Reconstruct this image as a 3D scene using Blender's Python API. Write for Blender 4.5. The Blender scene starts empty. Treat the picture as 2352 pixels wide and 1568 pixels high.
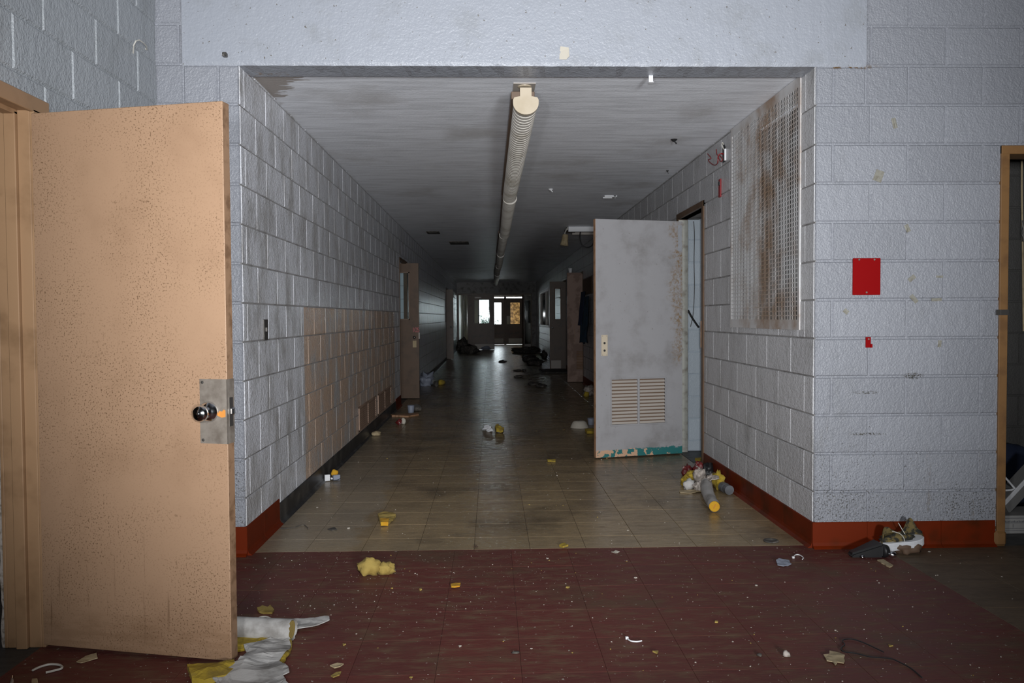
import bpy, bmesh, math, random
from mathutils import Vector, Matrix, noise

SC = bpy.context.scene
COL = SC.collection
random.seed(7)
R_ = math.radians

# ------------------------------------------------------------------ camera
FPX, CX, CY, EYE = 1845.0, 1176.0, 784.0, 1.26
_p, _y, _r = R_(1.741), R_(1.478), R_(-0.335)
FWD = Vector((math.sin(_y) * math.cos(_p), math.cos(_y) * math.cos(_p), -math.sin(_p)))
_r0 = Vector((math.cos(_y), -math.sin(_y), 0))
_u0 = _r0.cross(FWD)
RGT = _r0 * math.cos(_r) + _u0 * math.sin(_r)
UPV = -_r0 * math.sin(_r) + _u0 * math.cos(_r)
cam = bpy.data.objects.new('camera', bpy.data.cameras.new('camera'))
COL.objects.link(cam)
M = Matrix((RGT, UPV, -FWD)).transposed().to_4x4()
M.translation = (0, 0, EYE)
cam.matrix_world = M
cam.data.sensor_width = 36
cam.data.lens = FPX / 2352 * 36
cam.data.clip_start = 0.05
cam.data.clip_end = 200
SC.camera = cam

# ------------------------------------------------------------------ view, sky, lamps
SC.view_settings.view_transform = 'Standard'
SC.view_settings.look = 'None'
SC.view_settings.gamma = 1
SC.view_settings.use_curve_mapping = False
SC.view_settings.exposure = 0.0
W = bpy.data.worlds.new('overcast_sky')
SC.world = W
W.use_nodes = True
W.node_tree.nodes['Background'].inputs[0].default_value = (0.90, 0.95, 1.0, 1)
W.node_tree.nodes['Background'].inputs[1].default_value = 12.0

def aim(o, target):
    o.rotation_euler = (Vector(target) - o.location).to_track_quat('-Z', 'Y').to_euler()

def lamp(name, kind, loc, target, energy, col):
    d = bpy.data.lights.new(name, kind)
    d.energy = energy
    d.color = col
    o = bpy.data.objects.new(name, d)
    COL.objects.link(o)
    o.location = loc
    aim(o, target)
    return o

COOL = (0.955, 0.98, 1.0)
def spot(name, loc, target, watts, cone, radius):
    o = lamp(name, 'SPOT', loc, target, watts, COOL)
    o.data.spot_size = R_(cone)
    o.data.spot_blend = 1.0
    o.data.shadow_soft_size = radius
    return o
spot('camera_flash', (0.08, -0.05, 1.36), (0.0, 5.0, 2.05), 500, 84, 0.06)      # on the camera
spot('closet_fill', (-0.48, 0.0, 1.45), (0.15, 5.0, 1.9), 240, 96, 0.08)          # added fill lamp out of view, brightens the closet wall
spot('corridor_fill', (1.20, -2.6, 1.15), (-0.15, 9.0, 2.25), 1350, 60, 0.30)  # added fill lamp, set back out of view so the corridor dims more slowly

# ------------------------------------------------------------------ picture helpers: a pixel of the photo on a known surface
def _ray(x, y):
    return RGT * ((x - CX) / FPX) - UPV * ((y - CY) / FPX) + FWD
def onX(x, y, X):
    d = _ray(x, y); return Vector((0, 0, EYE)) + d * (X / d.x)
def onY(x, y, Y):
    d = _ray(x, y); return Vector((0, 0, EYE)) + d * (Y / d.y)
def onZ(x, y, Z=0.0):
    d = _ray(x, y); return Vector((0, 0, EYE)) + d * ((Z - EYE) / d.z)

# ------------------------------------------------------------------ materials
class NT:
    def __init__(s, name):
        s.m = bpy.data.materials.new(name)
        s.m.use_nodes = True
        s.t = s.m.node_tree
        s.b = s.t.nodes['Principled BSDF']
        s.out = s.t.nodes['Material Output']
    def n(s, typ, **kw):
        nd = s.t.nodes.new(typ)
        for k, v in kw.items():
            setattr(nd, k, v)
        return nd
    def l(s, a, b):
        s.t.links.new(a, b)
    def val(s, sock, v):
        if hasattr(v, 'links'):
            s.l(v, sock)
        else:
            sock.default_value = v
    def pos(s, obj=False, scale=None):
        if obj:
            o = s.n('ShaderNodeTexCoord').outputs['Object']
        else:
            o = s.n('ShaderNodeNewGeometry').outputs['Position']
        if scale:
            mp = s.n('ShaderNodeMapping')
            mp.inputs['Scale'].default_value = scale
            s.l(o, mp.inputs['Vector'])
            o = mp.outputs[0]
        return o
    def noise(s, vec, scale, detail=3, rough=0.55, dist=0.0):
        nd = s.n('ShaderNodeTexNoise')
        nd.inputs['Scale'].default_value = scale
        nd.inputs['Detail'].default_value = detail
        nd.inputs['Roughness'].default_value = rough
        nd.inputs['Distortion'].default_value = dist
        s.l(vec, nd.inputs['Vector'])
        return nd.outputs['Fac']
    def step(s, v, lo, hi, a=0.0, b=1.0):
        nd = s.n('ShaderNodeMapRange')
        nd.interpolation_type = 'SMOOTHSTEP'
        s.val(nd.inputs['Value'], v)
        nd.inputs['From Min'].default_value = lo
        nd.inputs['From Max'].default_value = hi
        nd.inputs['To Min'].default_value = a
        nd.inputs['To Max'].default_value = b
        return nd.outputs['Result']
    def math(s, op, a, b=0.0):
        nd = s.n('ShaderNodeMath', operation=op)
        s.val(nd.inputs[0], a)
        s.val(nd.inputs[1], b)
        return nd.outputs[0]
    def mix(s, f, a, b):
        nd = s.n('ShaderNodeMix', data_type='RGBA')
        s.val(nd.inputs[0], f)
        s.val(nd.inputs[6], a if hasattr(a, 'links') else (*a, 1))
        s.val(nd.inputs[7], b if hasattr(b, 'links') else (*b, 1))
        return nd.outputs[2]
    def mulv(s, col, f):
        nd = s.n('ShaderNodeMix', data_type='RGBA', blend_type='MULTIPLY')
        nd.inputs[0].default_value = 1
        s.val(nd.inputs[6], col if hasattr(col, 'links') else (*col, 1))
        cb = s.n('ShaderNodeCombineColor')
        for i in range(3):
            s.val(cb.inputs[i], f)
        s.l(cb.outputs[0], nd.inputs[7])
        return nd.outputs[2]
    def sep(s, v):
        nd = s.n('ShaderNodeSeparateXYZ')
        s.l(v, nd.inputs[0])
        return nd.outputs
    def rnd(s):
        return s.n('ShaderNodeObjectInfo').outputs['Random']
    def bump(s, h, strength, dist):
        nd = s.n('ShaderNodeBump')
        nd.inputs['Strength'].default_value = strength
        nd.inputs['Distance'].default_value = dist
        s.val(nd.inputs['Height'], h)
        s.l(nd.outputs[0], s.b.inputs['Normal'])
        return nd
    def done(s, col, rough=0.5, metal=0.0, spec=0.5):
        s.val(s.b.inputs['Base Color'], col if hasattr(col, 'links') else (*col, 1))
        s.val(s.b.inputs['Roughness'], rough)
        s.b.inputs['Metallic'].default_value = metal
        s.b.inputs['Specular IOR Level'].default_value = spec
        return s.m

def simple(name, col, rough=0.6, metal=0.0, dirt=None, scale=30, bump=0.0, bscale=120, obj=True, lo=0.45, hi=0.7, spec=0.5):
    t = NT(name)
    p = t.pos(obj)
    c = col
    if dirt:
        c = t.mix(t.step(t.noise(p, scale, 5), lo, hi), col, dirt)
    if bump:
        t.bump(t.noise(p, bscale, 3), bump, 0.002)
    return t.done(c, rough, metal, spec)

def painted_block(name, col, rough, grime, mold=0.0, band=None, gl=(0.5, 0.75), sheen=0.5, bump=0.5, far=None, marks=False):
    """thick glossy masonry paint with orange-peel relief and grime"""
    t = NT(name)
    p = t.pos()
    x, y, z = t.sep(p)
    c = t.mulv(col, t.step(t.rnd(), 0, 1, 0.93, 1.04))
    if band:        # a second paint colour over part of the wall
        bcol, y0, y1, z1 = band
        f = t.math('MULTIPLY', t.math('GREATER_THAN', y, y0), t.math('LESS_THAN', y, y1))
        f = t.math('MULTIPLY', f, t.math('LESS_THAN', z, z1))
        c = t.mix(f, c, bcol)
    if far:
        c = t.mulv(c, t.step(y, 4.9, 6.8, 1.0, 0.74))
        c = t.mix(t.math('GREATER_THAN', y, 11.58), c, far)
    blot = t.noise(t.pos(scale=(1, 1, 0.45)), 5.5, 6, 0.65)
    c = t.mix(t.step(blot, gl[0], gl[1]), c, grime)
    if mold:
        sp = t.noise(p, 105, 2, 0.55)
        area = t.noise(p, 2.3, 3, 0.6)
        low = t.step(z, 0.15, 1.25, 0.205, 0.0)
        th = t.math('ADD', t.math('ADD', sp, low), t.math('MULTIPLY', area, 0.35))
        c = t.mix(t.math('MULTIPLY', t.step(th, 0.97, 1.03), mold), c, (0.05, 0.045, 0.035))
    if far:         # dark grain in the colour, imitates the sparkle of the paint relief
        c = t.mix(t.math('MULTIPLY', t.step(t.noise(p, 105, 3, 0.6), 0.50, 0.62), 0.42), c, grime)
    if marks:       # scuffs, brown runs and a rusty bed joint on the wall beside the corridor mouth
        run = t.noise(t.pos(scale=(9, 9, 0.6)), 2.0, 4, 0.65)
        m = t.math('MULTIPLY', t.step(run, 0.55, 0.72), t.math('MULTIPLY', t.step(z, 0.95, 0.4), t.step(t.noise(p, 60, 3), 0.42, 0.6)))
        c = t.mix(t.math('MULTIPLY', m, 0.6), c, (0.13, 0.10, 0.065))
        for cx, cz, w, hh in ((2.02, 0.842, 0.075, 0.010), (2.03, 0.617, 0.11, 0.009), (2.28, 0.93, 0.06, 0.02)):
            dx = t.math('DIVIDE', t.math('SUBTRACT', x, cx), w); dz = t.math('DIVIDE', t.math('SUBTRACT', z, cz), hh)
            e = t.math('ADD', t.math('MULTIPLY', dx, dx), t.math('MULTIPLY', dz, dz))
            c = t.mix(t.math('MULTIPLY', t.step(e, 1.2, 0.2), t.step(t.noise(p, 150, 2), 0.45, 0.58)), c, (0.06, 0.055, 0.045))
        dz = t.math('ABSOLUTE', t.math('SUBTRACT', z, 2.582))
        m = t.math('MULTIPLY', t.step(dz, 0.016, 0.004), t.math('MULTIPLY', t.step(x, 1.80, 1.84), t.step(x, 2.12, 1.95)))
        c = t.mix(t.math('MULTIPLY', m, t.step(t.noise(p, 38, 3), 0.42, 0.55)), c, (0.13, 0.075, 0.03))
    h = t.math('ADD', t.noise(p, 95, 3, 0.6), t.math('MULTIPLY', t.noise(p, 26, 2), 0.8))
    t.bump(h, bump, 0.007)
    return t.done(c, rough, 0, sheen)

M_FRONT = painted_block('paint_front', (0.272, 0.28, 0.312), 0.34, (0.215, 0.22, 0.238), mold=0.7, gl=(0.55, 0.85), bump=0.85, marks=True)
M_LEFTW = painted_block('paint_left', (0.35, 0.37, 0.392), 0.32, (0.27, 0.285, 0.295), gl=(0.5, 0.8), bump=0.85)
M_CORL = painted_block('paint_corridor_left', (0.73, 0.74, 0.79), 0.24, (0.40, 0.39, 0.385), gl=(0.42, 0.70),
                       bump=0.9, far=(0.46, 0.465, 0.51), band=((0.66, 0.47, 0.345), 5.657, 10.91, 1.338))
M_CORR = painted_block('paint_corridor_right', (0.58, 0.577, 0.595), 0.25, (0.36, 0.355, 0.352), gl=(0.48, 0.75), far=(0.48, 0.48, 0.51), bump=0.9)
M_CLOSET = painted_block('paint_pale_blue', (0.56, 0.63, 0.70), 0.45, (0.46, 0.51, 0.56), gl=(0.55, 0.8))
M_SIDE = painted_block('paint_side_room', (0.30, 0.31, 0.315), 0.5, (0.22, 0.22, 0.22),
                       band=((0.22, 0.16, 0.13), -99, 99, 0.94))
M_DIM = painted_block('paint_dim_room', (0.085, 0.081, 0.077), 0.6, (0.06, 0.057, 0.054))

M_BEDJOINT = simple('dirty_mortar', (0.30, 0.29, 0.285), 0.8, dirt=(0.16, 0.15, 0.145), scale=7, obj=False)
def _plaster():
    t = NT('rough_plaster')
    p = t.pos()
    x, y, z = t.sep(p)
    c = t.mix(t.step(t.noise(p, 4, 6, 0.65), 0.5, 0.8), (0.325, 0.342, 0.385), (0.26, 0.27, 0.29))
    lowe = t.math('MULTIPLY', t.step(z, 2.60, 2.575), t.step(t.noise(p, 35, 3), 0.5, 0.65))
    corner = t.step(x, -0.9, -1.32)
    c = t.mix(t.math('MULTIPLY', t.math('MULTIPLY', lowe, corner), t.step(y, 4.35, 4.45)), c, (0.25, 0.13, 0.04))
    c = t.mix(t.step(t.noise(p, 60, 2), 0.70, 0.74), c, (0.15, 0.14, 0.13))
    h = t.math('ADD', t.noise(p, 80, 3, 0.6), t.math('MULTIPLY', t.noise(p, 22, 2), 0.9))
    t.bump(h, 0.5, 0.007)
    return t.done(c, 0.38)
M_PLASTER = _plaster()

def _ceiling():
    t = NT('ceiling_paint')
    p = t.pos()
    x, y, z = t.sep(p)
    st = t.noise(t.pos(scale=(0.9, 9, 1)), 3.2, 6, 0.62)
    bl = t.noise(p, 1.1, 5, 0.6)
    c = t.mix(t.step(st, 0.38, 0.72), (0.90, 0.92, 0.98), (0.66, 0.675, 0.72))
    c = t.mix(t.step(bl, 0.52, 0.75), c, (0.60, 0.595, 0.61))
    # bare patch where the paint came off in the corner
    e = t.math('ADD', t.math('MULTIPLY', t.noise(t.pos(scale=(1, 5, 1)), 6, 3), 0.45), t.math('ADD', x, t.math('MULTIPLY', t.math('SUBTRACT', y, 4.47), 0.55)))
    c = t.mix(t.step(e, -0.78, -0.80), c, (0.36, 0.32, 0.295))
    h = t.math('ADD', t.noise(t.pos(scale=(1, 3, 1)), 45, 3, 0.6), t.math('MULTIPLY', st, 0.6))
    t.bump(h, 0.5, 0.006)
    return t.done(c, 0.42)
M_CEIL = _ceiling()

def _tile(name, a, b, grime, rough, chips, gl, sp_=0.5, dust=False):
    t = NT(name)
    p = t.pos()
    r = t.rnd()
    c = t.mix(r, a, b)
    st = t.noise(t.pos(scale=(1, 3.0, 1)), 7, 6, 0.7)
    c = t.mix(t.step(st, 0.42, 0.75), c, grime)
    c = t.mix(t.step(t.noise(p, 1.6, 5, 0.65), gl[0], gl[1]), c, tuple(v * 0.68 for v in grime))
    if dust:        # pale dust lying along one wall and at the seam
        x, y, z = t.sep(p)
        e = t.math('ADD', x, t.math('ADD', t.math('MULTIPLY', t.math('SUBTRACT', t.noise(p, 3.5, 5, 0.65), 0.5), 0.45), t.step(y, 5.5, 11.0, 0.0, 0.5)))
        c = t.mix(t.math('MULTIPLY', t.step(e, -0.72, -0.80), 0.6), c, (0.29, 0.25, 0.195))
        e = t.math('ADD', y, t.math('MULTIPLY', t.noise(p, 6, 5, 0.65), 0.5))
        c = t.mix(t.step(e, 4.85, 4.60, 0.0, 0.45), c, (0.33, 0.25, 0.15))
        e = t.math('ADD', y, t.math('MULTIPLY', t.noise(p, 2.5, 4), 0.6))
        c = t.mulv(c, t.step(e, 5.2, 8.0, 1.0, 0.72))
    sp = t.noise(p, 55, 2, 0.5)
    c = t.mix(t.math('MULTIPLY', t.step(sp, chips, chips + 0.03), 0.8), c, (0.45, 0.42, 0.36))
    h = t.math('ADD', t.noise(t.pos(scale=(1, 4.5, 1)), 16, 4, 0.6), t.math('MULTIPLY', t.noise(p, 2.2, 2), 2.0))
    t.bump(h, 0.34, 0.004)
    rr = t.math('ADD', t.step(st, 0.35, 0.8, rough - 0.06, rough + 0.14), 0.0)
    return t.done(c, rr, 0, sp_)
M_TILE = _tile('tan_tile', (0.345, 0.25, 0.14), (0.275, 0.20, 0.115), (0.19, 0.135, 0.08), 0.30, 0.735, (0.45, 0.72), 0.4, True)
M_RED = _tile('dull_red_tile', (0.135, 0.038, 0.031), (0.115, 0.035, 0.030), (0.150, 0.093, 0.058), 0.5, 0.70, (0.50, 0.76), 0.15)
M_TAN2 = _tile('brown_tile', (0.13, 0.092, 0.058), (0.115, 0.08, 0.05), (0.085, 0.06, 0.04), 0.55, 0.735, (0.5, 0.78), 0.25)
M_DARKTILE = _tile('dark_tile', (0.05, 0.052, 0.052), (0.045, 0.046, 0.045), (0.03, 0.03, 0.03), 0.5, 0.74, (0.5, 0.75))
M_REDSEAM = simple('red_tile_seam', (0.05, 0.018, 0.016), 0.9)
M_SEAM = simple('tile_seam', (0.03, 0.022, 0.016), 0.9)

def _tandoor():
    t = NT('speckled_tan_paint')
    p = t.pos(True)
    area = t.step(t.noise(p, 2.6, 3, 0.6), 0.36, 0.62)
    sp = t.noise(p, 150, 2.0, 0.55)
    sp2 = t.noise(p, 44, 3, 0.6)
    c = t.mix(t.step(t.noise(p, 3.5, 5), 0.45, 0.8), (0.315, 0.196, 0.121), (0.265, 0.161, 0.097))
    cl = t.math('MULTIPLY', t.step(t.noise(p, 70, 3, 0.65), 0.56, 0.68), t.step(t.noise(p, 5, 4, 0.65), 0.45, 0.62))
    c = t.mix(t.math('MULTIPLY', cl, 0.55), c, (0.14, 0.08, 0.042))
    lo = t.math('MULTIPLY', t.math('ADD', area, 0.12), t.step(sp, 0.565, 0.64))
    c = t.mix(t.math('MULTIPLY', lo, 0.72), c, (0.10, 0.053, 0.026))
    c = t.mix(t.math('MULTIPLY', t.step(sp2, 0.72, 0.76), 0.8), c, (0.06, 0.03, 0.015))
    x, y, z = t.sep(p)
    run = t.noise(t.pos(True, (14, 14, 0.7)), 3, 4)
    c = t.mix(t.math('MULTIPLY', t.step(run, 0.62, 0.75), t.step(z, 0.9, 0.25, 0, 0.55)), c, (0.11, 0.058, 0.03))
    c = t.mix(t.math('MULTIPLY', t.step(z, 0.17, 0.12), t.step(t.noise(t.pos(True, (1, 1, 6)), 6, 4), 0.4, 0.6, 0.1, 0.4)), c, (0.19, 0.108, 0.058))
    t.bump(t.noise(p, 60, 2), 0.06, 0.002)
    return t.done(c, 0.48)
M_TANDOOR = _tandoor()
M_TANFRAME = simple('tan_frame_paint', (0.30, 0.178, 0.095), 0.5, dirt=(0.21, 0.12, 0.06), scale=6, bump=0.1, bscale=50)
M_TANEDGE = simple('tan_door_edge', (0.24, 0.142, 0.082), 0.55, dirt=(0.14, 0.076, 0.04), scale=22)
M_BROWNDOOR = simple('brown_door_paint', (0.10, 0.056, 0.030), 0.5, dirt=(0.068, 0.038, 0.02), spec=0.3, scale=5, bump=0.1, bscale=40)
M_DARKDOOR = simple('dark_brown_paint', (0.085, 0.045, 0.022), 0.45, dirt=(0.06, 0.032, 0.016), scale=5)
M_GREYBROWN = simple('scuffed_mauve_brown_paint', (0.30, 0.19, 0.145), 0.55, dirt=(0.20, 0.115, 0.08), scale=4, lo=0.45, hi=0.55)
M_ORANGEFRAME = simple('ochre_frame_paint', (0.23, 0.118, 0.042), 0.5, dirt=(0.17, 0.085, 0.032), scale=8)

def _whitedoor():
    t = NT('stained_white_paint')
    p = t.pos(True)
    x, y, z = t.sep(p)
    c = t.mix(t.step(t.noise(p, 3, 6, 0.65), 0.45, 0.75), (0.30, 0.293, 0.303), (0.205, 0.195, 0.193))
    c = t.mix(t.math('MULTIPLY', t.step(t.noise(p, 45, 3), 0.66, 0.72), 0.6), c, (0.13, 0.11, 0.09))
    # tide-marked water stain along the hinge side
    e = t.math('ADD', x, t.math('MULTIPLY', t.math('SUBTRACT', t.noise(t.pos(True, (1, 1, 2.2)), 5, 5, 0.7), 0.5), 0.55))
    inz = t.math('MULTIPLY', t.step(z, 0.75, 0.95), t.step(z, 2.15, 1.95, 0.3, 1))
    s1 = t.math('MULTIPLY', t.step(e, 0.70, 0.80), inz)
    c = t.mix(t.math('MULTIPLY', s1, t.step(t.noise(p, 34, 6, 0.7), 0.40, 0.66)), c, (0.19, 0.115, 0.045))
    # paint scraped off at the foot: tan primer and teal undercoat
    hh = t.math('ADD', z, t.math('MULTIPLY', t.math('SUBTRACT', t.noise(t.pos(True, (1, 1, 2)), 16, 4, 0.7), 0.5), 0.10))
    worn = t.step(hh, 0.082, 0.072)
    teal = t.step(t.math('ADD', t.noise(p, 20, 4), t.math('MULTIPLY', x, 0.26)), 0.555, 0.575)
    c = t.mix(worn, c, t.mix(teal, (0.50, 0.31, 0.20), (0.015, 0.13, 0.13)))
    scr = t.math('MULTIPLY', t.step(t.noise(t.pos(True, (1, 1, 5)), 18, 4, 0.7), 0.62, 0.66), t.math('MULTIPLY', t.step(z, 0.22, 0.12), t.step(x, 0.35, 0.7)))
    c = t.mix(scr, c, (0.05, 0.05, 0.05))
    t.bump(t.noise(p, 60, 3), 0.08, 0.002)
    return t.done(c, 0.5)
M_WHITEDOOR = _whitedoor()
M_DOORWOOD = simple('bare_door_edge', (0.36, 0.20, 0.11), 0.6, dirt=(0.22, 0.11, 0.05), scale=18)
M_GREYFRAME = simple('grey_green_frame', (0.42, 0.42, 0.38), 0.5, dirt=(0.25, 0.23, 0.19), scale=14)
M_REDBASE = simple('red_rubber_base', (0.135, 0.015, 0.0015), 0.5, dirt=(0.07, 0.013, 0.002), spec=0.15, scale=5, obj=False, bump=0.05, bscale=20)
M_BLACKBASE = simple('black_rubber_base', (0.018, 0.018, 0.02), 0.42, dirt=(0.06, 0.058, 0.055), scale=6, obj=False)
M_CHROME = simple('chrome', (0.75, 0.77, 0.80), 0.12, 1.0)
M_STEEL = simple('dull_steel', (0.30, 0.262, 0.225), 0.42, 0.45, dirt=(0.17, 0.14, 0.115), scale=18, lo=0.35, hi=0.75)
M_DARKSTEEL = simple('dark_steel', (0.16, 0.15, 0.14), 0.45, 0.9)
M_RUST = simple('orange_rust', (0.50, 0.19, 0.03), 0.8)
M_CREAM = simple('aged_cream_plastic', (0.52, 0.44, 0.33), 0.45, dirt=(0.45, 0.37, 0.26), scale=5)
M_RIB = simple('ribbed_cream_plastic', (0.60, 0.565, 0.51), 0.42, dirt=(0.40, 0.36, 0.30), scale=3)
M_HOUSING = simple('brown_housing', (0.14, 0.09, 0.06), 0.6)
M_BRIGHTRED = simple('red_enamel', (0.24, 0.002, 0.003), 0.5, spec=0.08)
M_REDWRAP = simple('dull_red_wrapper', (0.13, 0.012, 0.012), 0.5, dirt=(0.35, 0.30, 0.28), scale=24, lo=0.58, hi=0.62)
M_REDWIRE = simple('red_wire', (0.22, 0.012, 0.015), 0.45)
M_BLACK = simple('black_plastic', (0.012, 0.012, 0.013), 0.45)
M_VOID = simple('dark_cavity', (0.02, 0.018, 0.016), 0.9)
M_WHITEP = simple('white_plastic', (0.72, 0.72, 0.74), 0.4)
M_CREAMWALL = simple('cream_vestibule_paint', (0.70, 0.66, 0.55), 0.5, obj=False)
M_TAPE = simple('yellowed_tape', (0.25, 0.24, 0.205), 0.5, dirt=(0.17, 0.155, 0.12), scale=40)
M_PAPER = simple('old_paper', (0.50, 0.46, 0.39), 0.8)
M_CHIP = simple('dusty_paint_chip', (0.42, 0.38, 0.33), 0.9)
M_CARD = simple('cardboard', (0.42, 0.33, 0.20), 0.8, dirt=(0.30, 0.23, 0.13), scale=20)
M_YELLOW = simple('yellow_fibreglass', (0.36, 0.25, 0.022), 0.95, dirt=(0.23, 0.16, 0.03), scale=14, bump=0.9, bscale=90)
M_PALEYEL = simple('pale_yellow_fibreglass', (0.33, 0.235, 0.06), 0.95, dirt=(0.22, 0.145, 0.03), scale=16, bump=0.9, bscale=90)
M_ORANGEF = simple('orange_fibreglass', (0.52, 0.28, 0.015), 0.95, dirt=(0.50, 0.22, 0.01), scale=25, bump=0.8, bscale=90)
M_JACKET = simple('white_canvas_jacket', (0.42, 0.405, 0.39), 0.75, dirt=(0.22, 0.205, 0.19), scale=9, bump=0.35, bscale=120)
M_PLASTERBIT = simple('crumbled_plaster', (0.44, 0.385, 0.345), 0.9, dirt=(0.20, 0.165, 0.13), scale=60, bump=0.9, bscale=90)
M_GREYCAN = simple('grey_can', (0.11, 0.115, 0.125), 0.45, dirt=(0.07, 0.07, 0.075), scale=12)
M_MOLDY = simple('moldy_yellow_lining', (0.17, 0.125, 0.045), 0.9, dirt=(0.025, 0.024, 0.02), scale=26, lo=0.42, hi=0.56, bump=0.5, bscale=60)
M_SOLE = simple('white_rubber_sole', (0.62, 0.63, 0.66), 0.5)
M_BLUEGREY = simple('blue_grey_plastic', (0.23, 0.25, 0.31), 0.5)
M_NAVY = simple('navy_cloth', (0.012, 0.02, 0.05), 0.85)
M_TEALCLOTH = simple('teal_blue_cloth', (0.015, 0.04, 0.07), 0.85, dirt=(0.01, 0.02, 0.03), scale=8)
M_WIRE = simple('white_wire', (0.55, 0.53, 0.48), 0.5)
M_DEBRIS = simple('dark_debris', (0.05, 0.045, 0.04), 0.85, dirt=(0.14, 0.12, 0.10), scale=20)
M_LEAF = simple('dark_leaf', (0.03, 0.05, 0.035), 0.6)
M_PAVE = simple('pale_pavement', (0.45, 0.45, 0.45), 0.9, obj=False)
M_GREYMETAL = simple('grey_louvre_metal', (0.42, 0.375, 0.335), 0.45)
M_TANMETAL = simple('tan_louvre', (0.36, 0.22, 0.13), 0.5, dirt=(0.26, 0.15, 0.085), scale=6)
M_VENT = simple('brown_vent_paint', (0.36, 0.24, 0.175), 0.5, dirt=(0.24, 0.155, 0.11), scale=6)
M_BOARD = simple('brown_board', (0.11, 0.065, 0.04), 0.7)
M_MARKER = simple('pink_marker', (0.42, 0.10, 0.11), 0.6)
M_PRINT = simple('grey_print', (0.14, 0.14, 0.15), 0.7)
M_FOIL = simple('silver_tape', (0.45, 0.46, 0.49), 0.2, 0.35, bump=0.6, bscale=30)

def _grille():
    t = NT('rusting_grille_paint')
    p = t.pos()
    x, y, z = t.sep(p)
    dy = t.math('ABSOLUTE', t.math('SUBTRACT', y, 5.05))
    k = t.math('SUBTRACT', t.noise(p, 3.5, 5, 0.65), t.math('MULTIPLY', dy, 0.34))
    c = t.mix(t.step(k, 0.25, 0.62), (0.60, 0.59, 0.59), (0.31, 0.205, 0.135))
    return t.done(c, 0.5)
M_GRILLE = _grille()

def _glass():
    t = NT('window_glass')
    tr = t.n('ShaderNodeBsdfTransparent')
    tr.inputs[0].default_value = (0.90, 0.93, 0.93, 1)
    gl = t.n('ShaderNodeBsdfGlossy')
    gl.inputs['Roughness'].default_value = 0.03
    fr = t.n('ShaderNodeFresnel')
    fr.inputs[0].default_value = 1.45
    mx = t.n('ShaderNodeMixShader')
    t.l(fr.outputs[0], mx.inputs[0]); t.l(tr.outputs[0], mx.inputs[1]); t.l(gl.outputs[0], mx.inputs[2])
    t.l(mx.outputs[0], t.out.inputs[0])
    return t.m
M_GLASS = _glass()
def _amber():
    t = NT('amber_dirty_glass')
    tr = t.n('ShaderNodeBsdfTransparent')
    p = t.pos()
    t.l(t.mix(t.step(t.noise(p, 9, 5), 0.35, 0.65), (0.20, 0.15, 0.085), (0.10, 0.072, 0.038)), tr.inputs[0])
    gl = t.n('ShaderNodeBsdfGlossy')
    gl.inputs['Roughness'].default_value = 0.1
    mx = t.n('ShaderNodeMixShader')
    mx.inputs[0].default_value = 0.06
    t.l(tr.outputs[0], mx.inputs[1]); t.l(gl.outputs[0], mx.inputs[2])
    t.l(mx.outputs[0], t.out.inputs[0])
    return t.m
M_AMBER = _amber()

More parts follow.
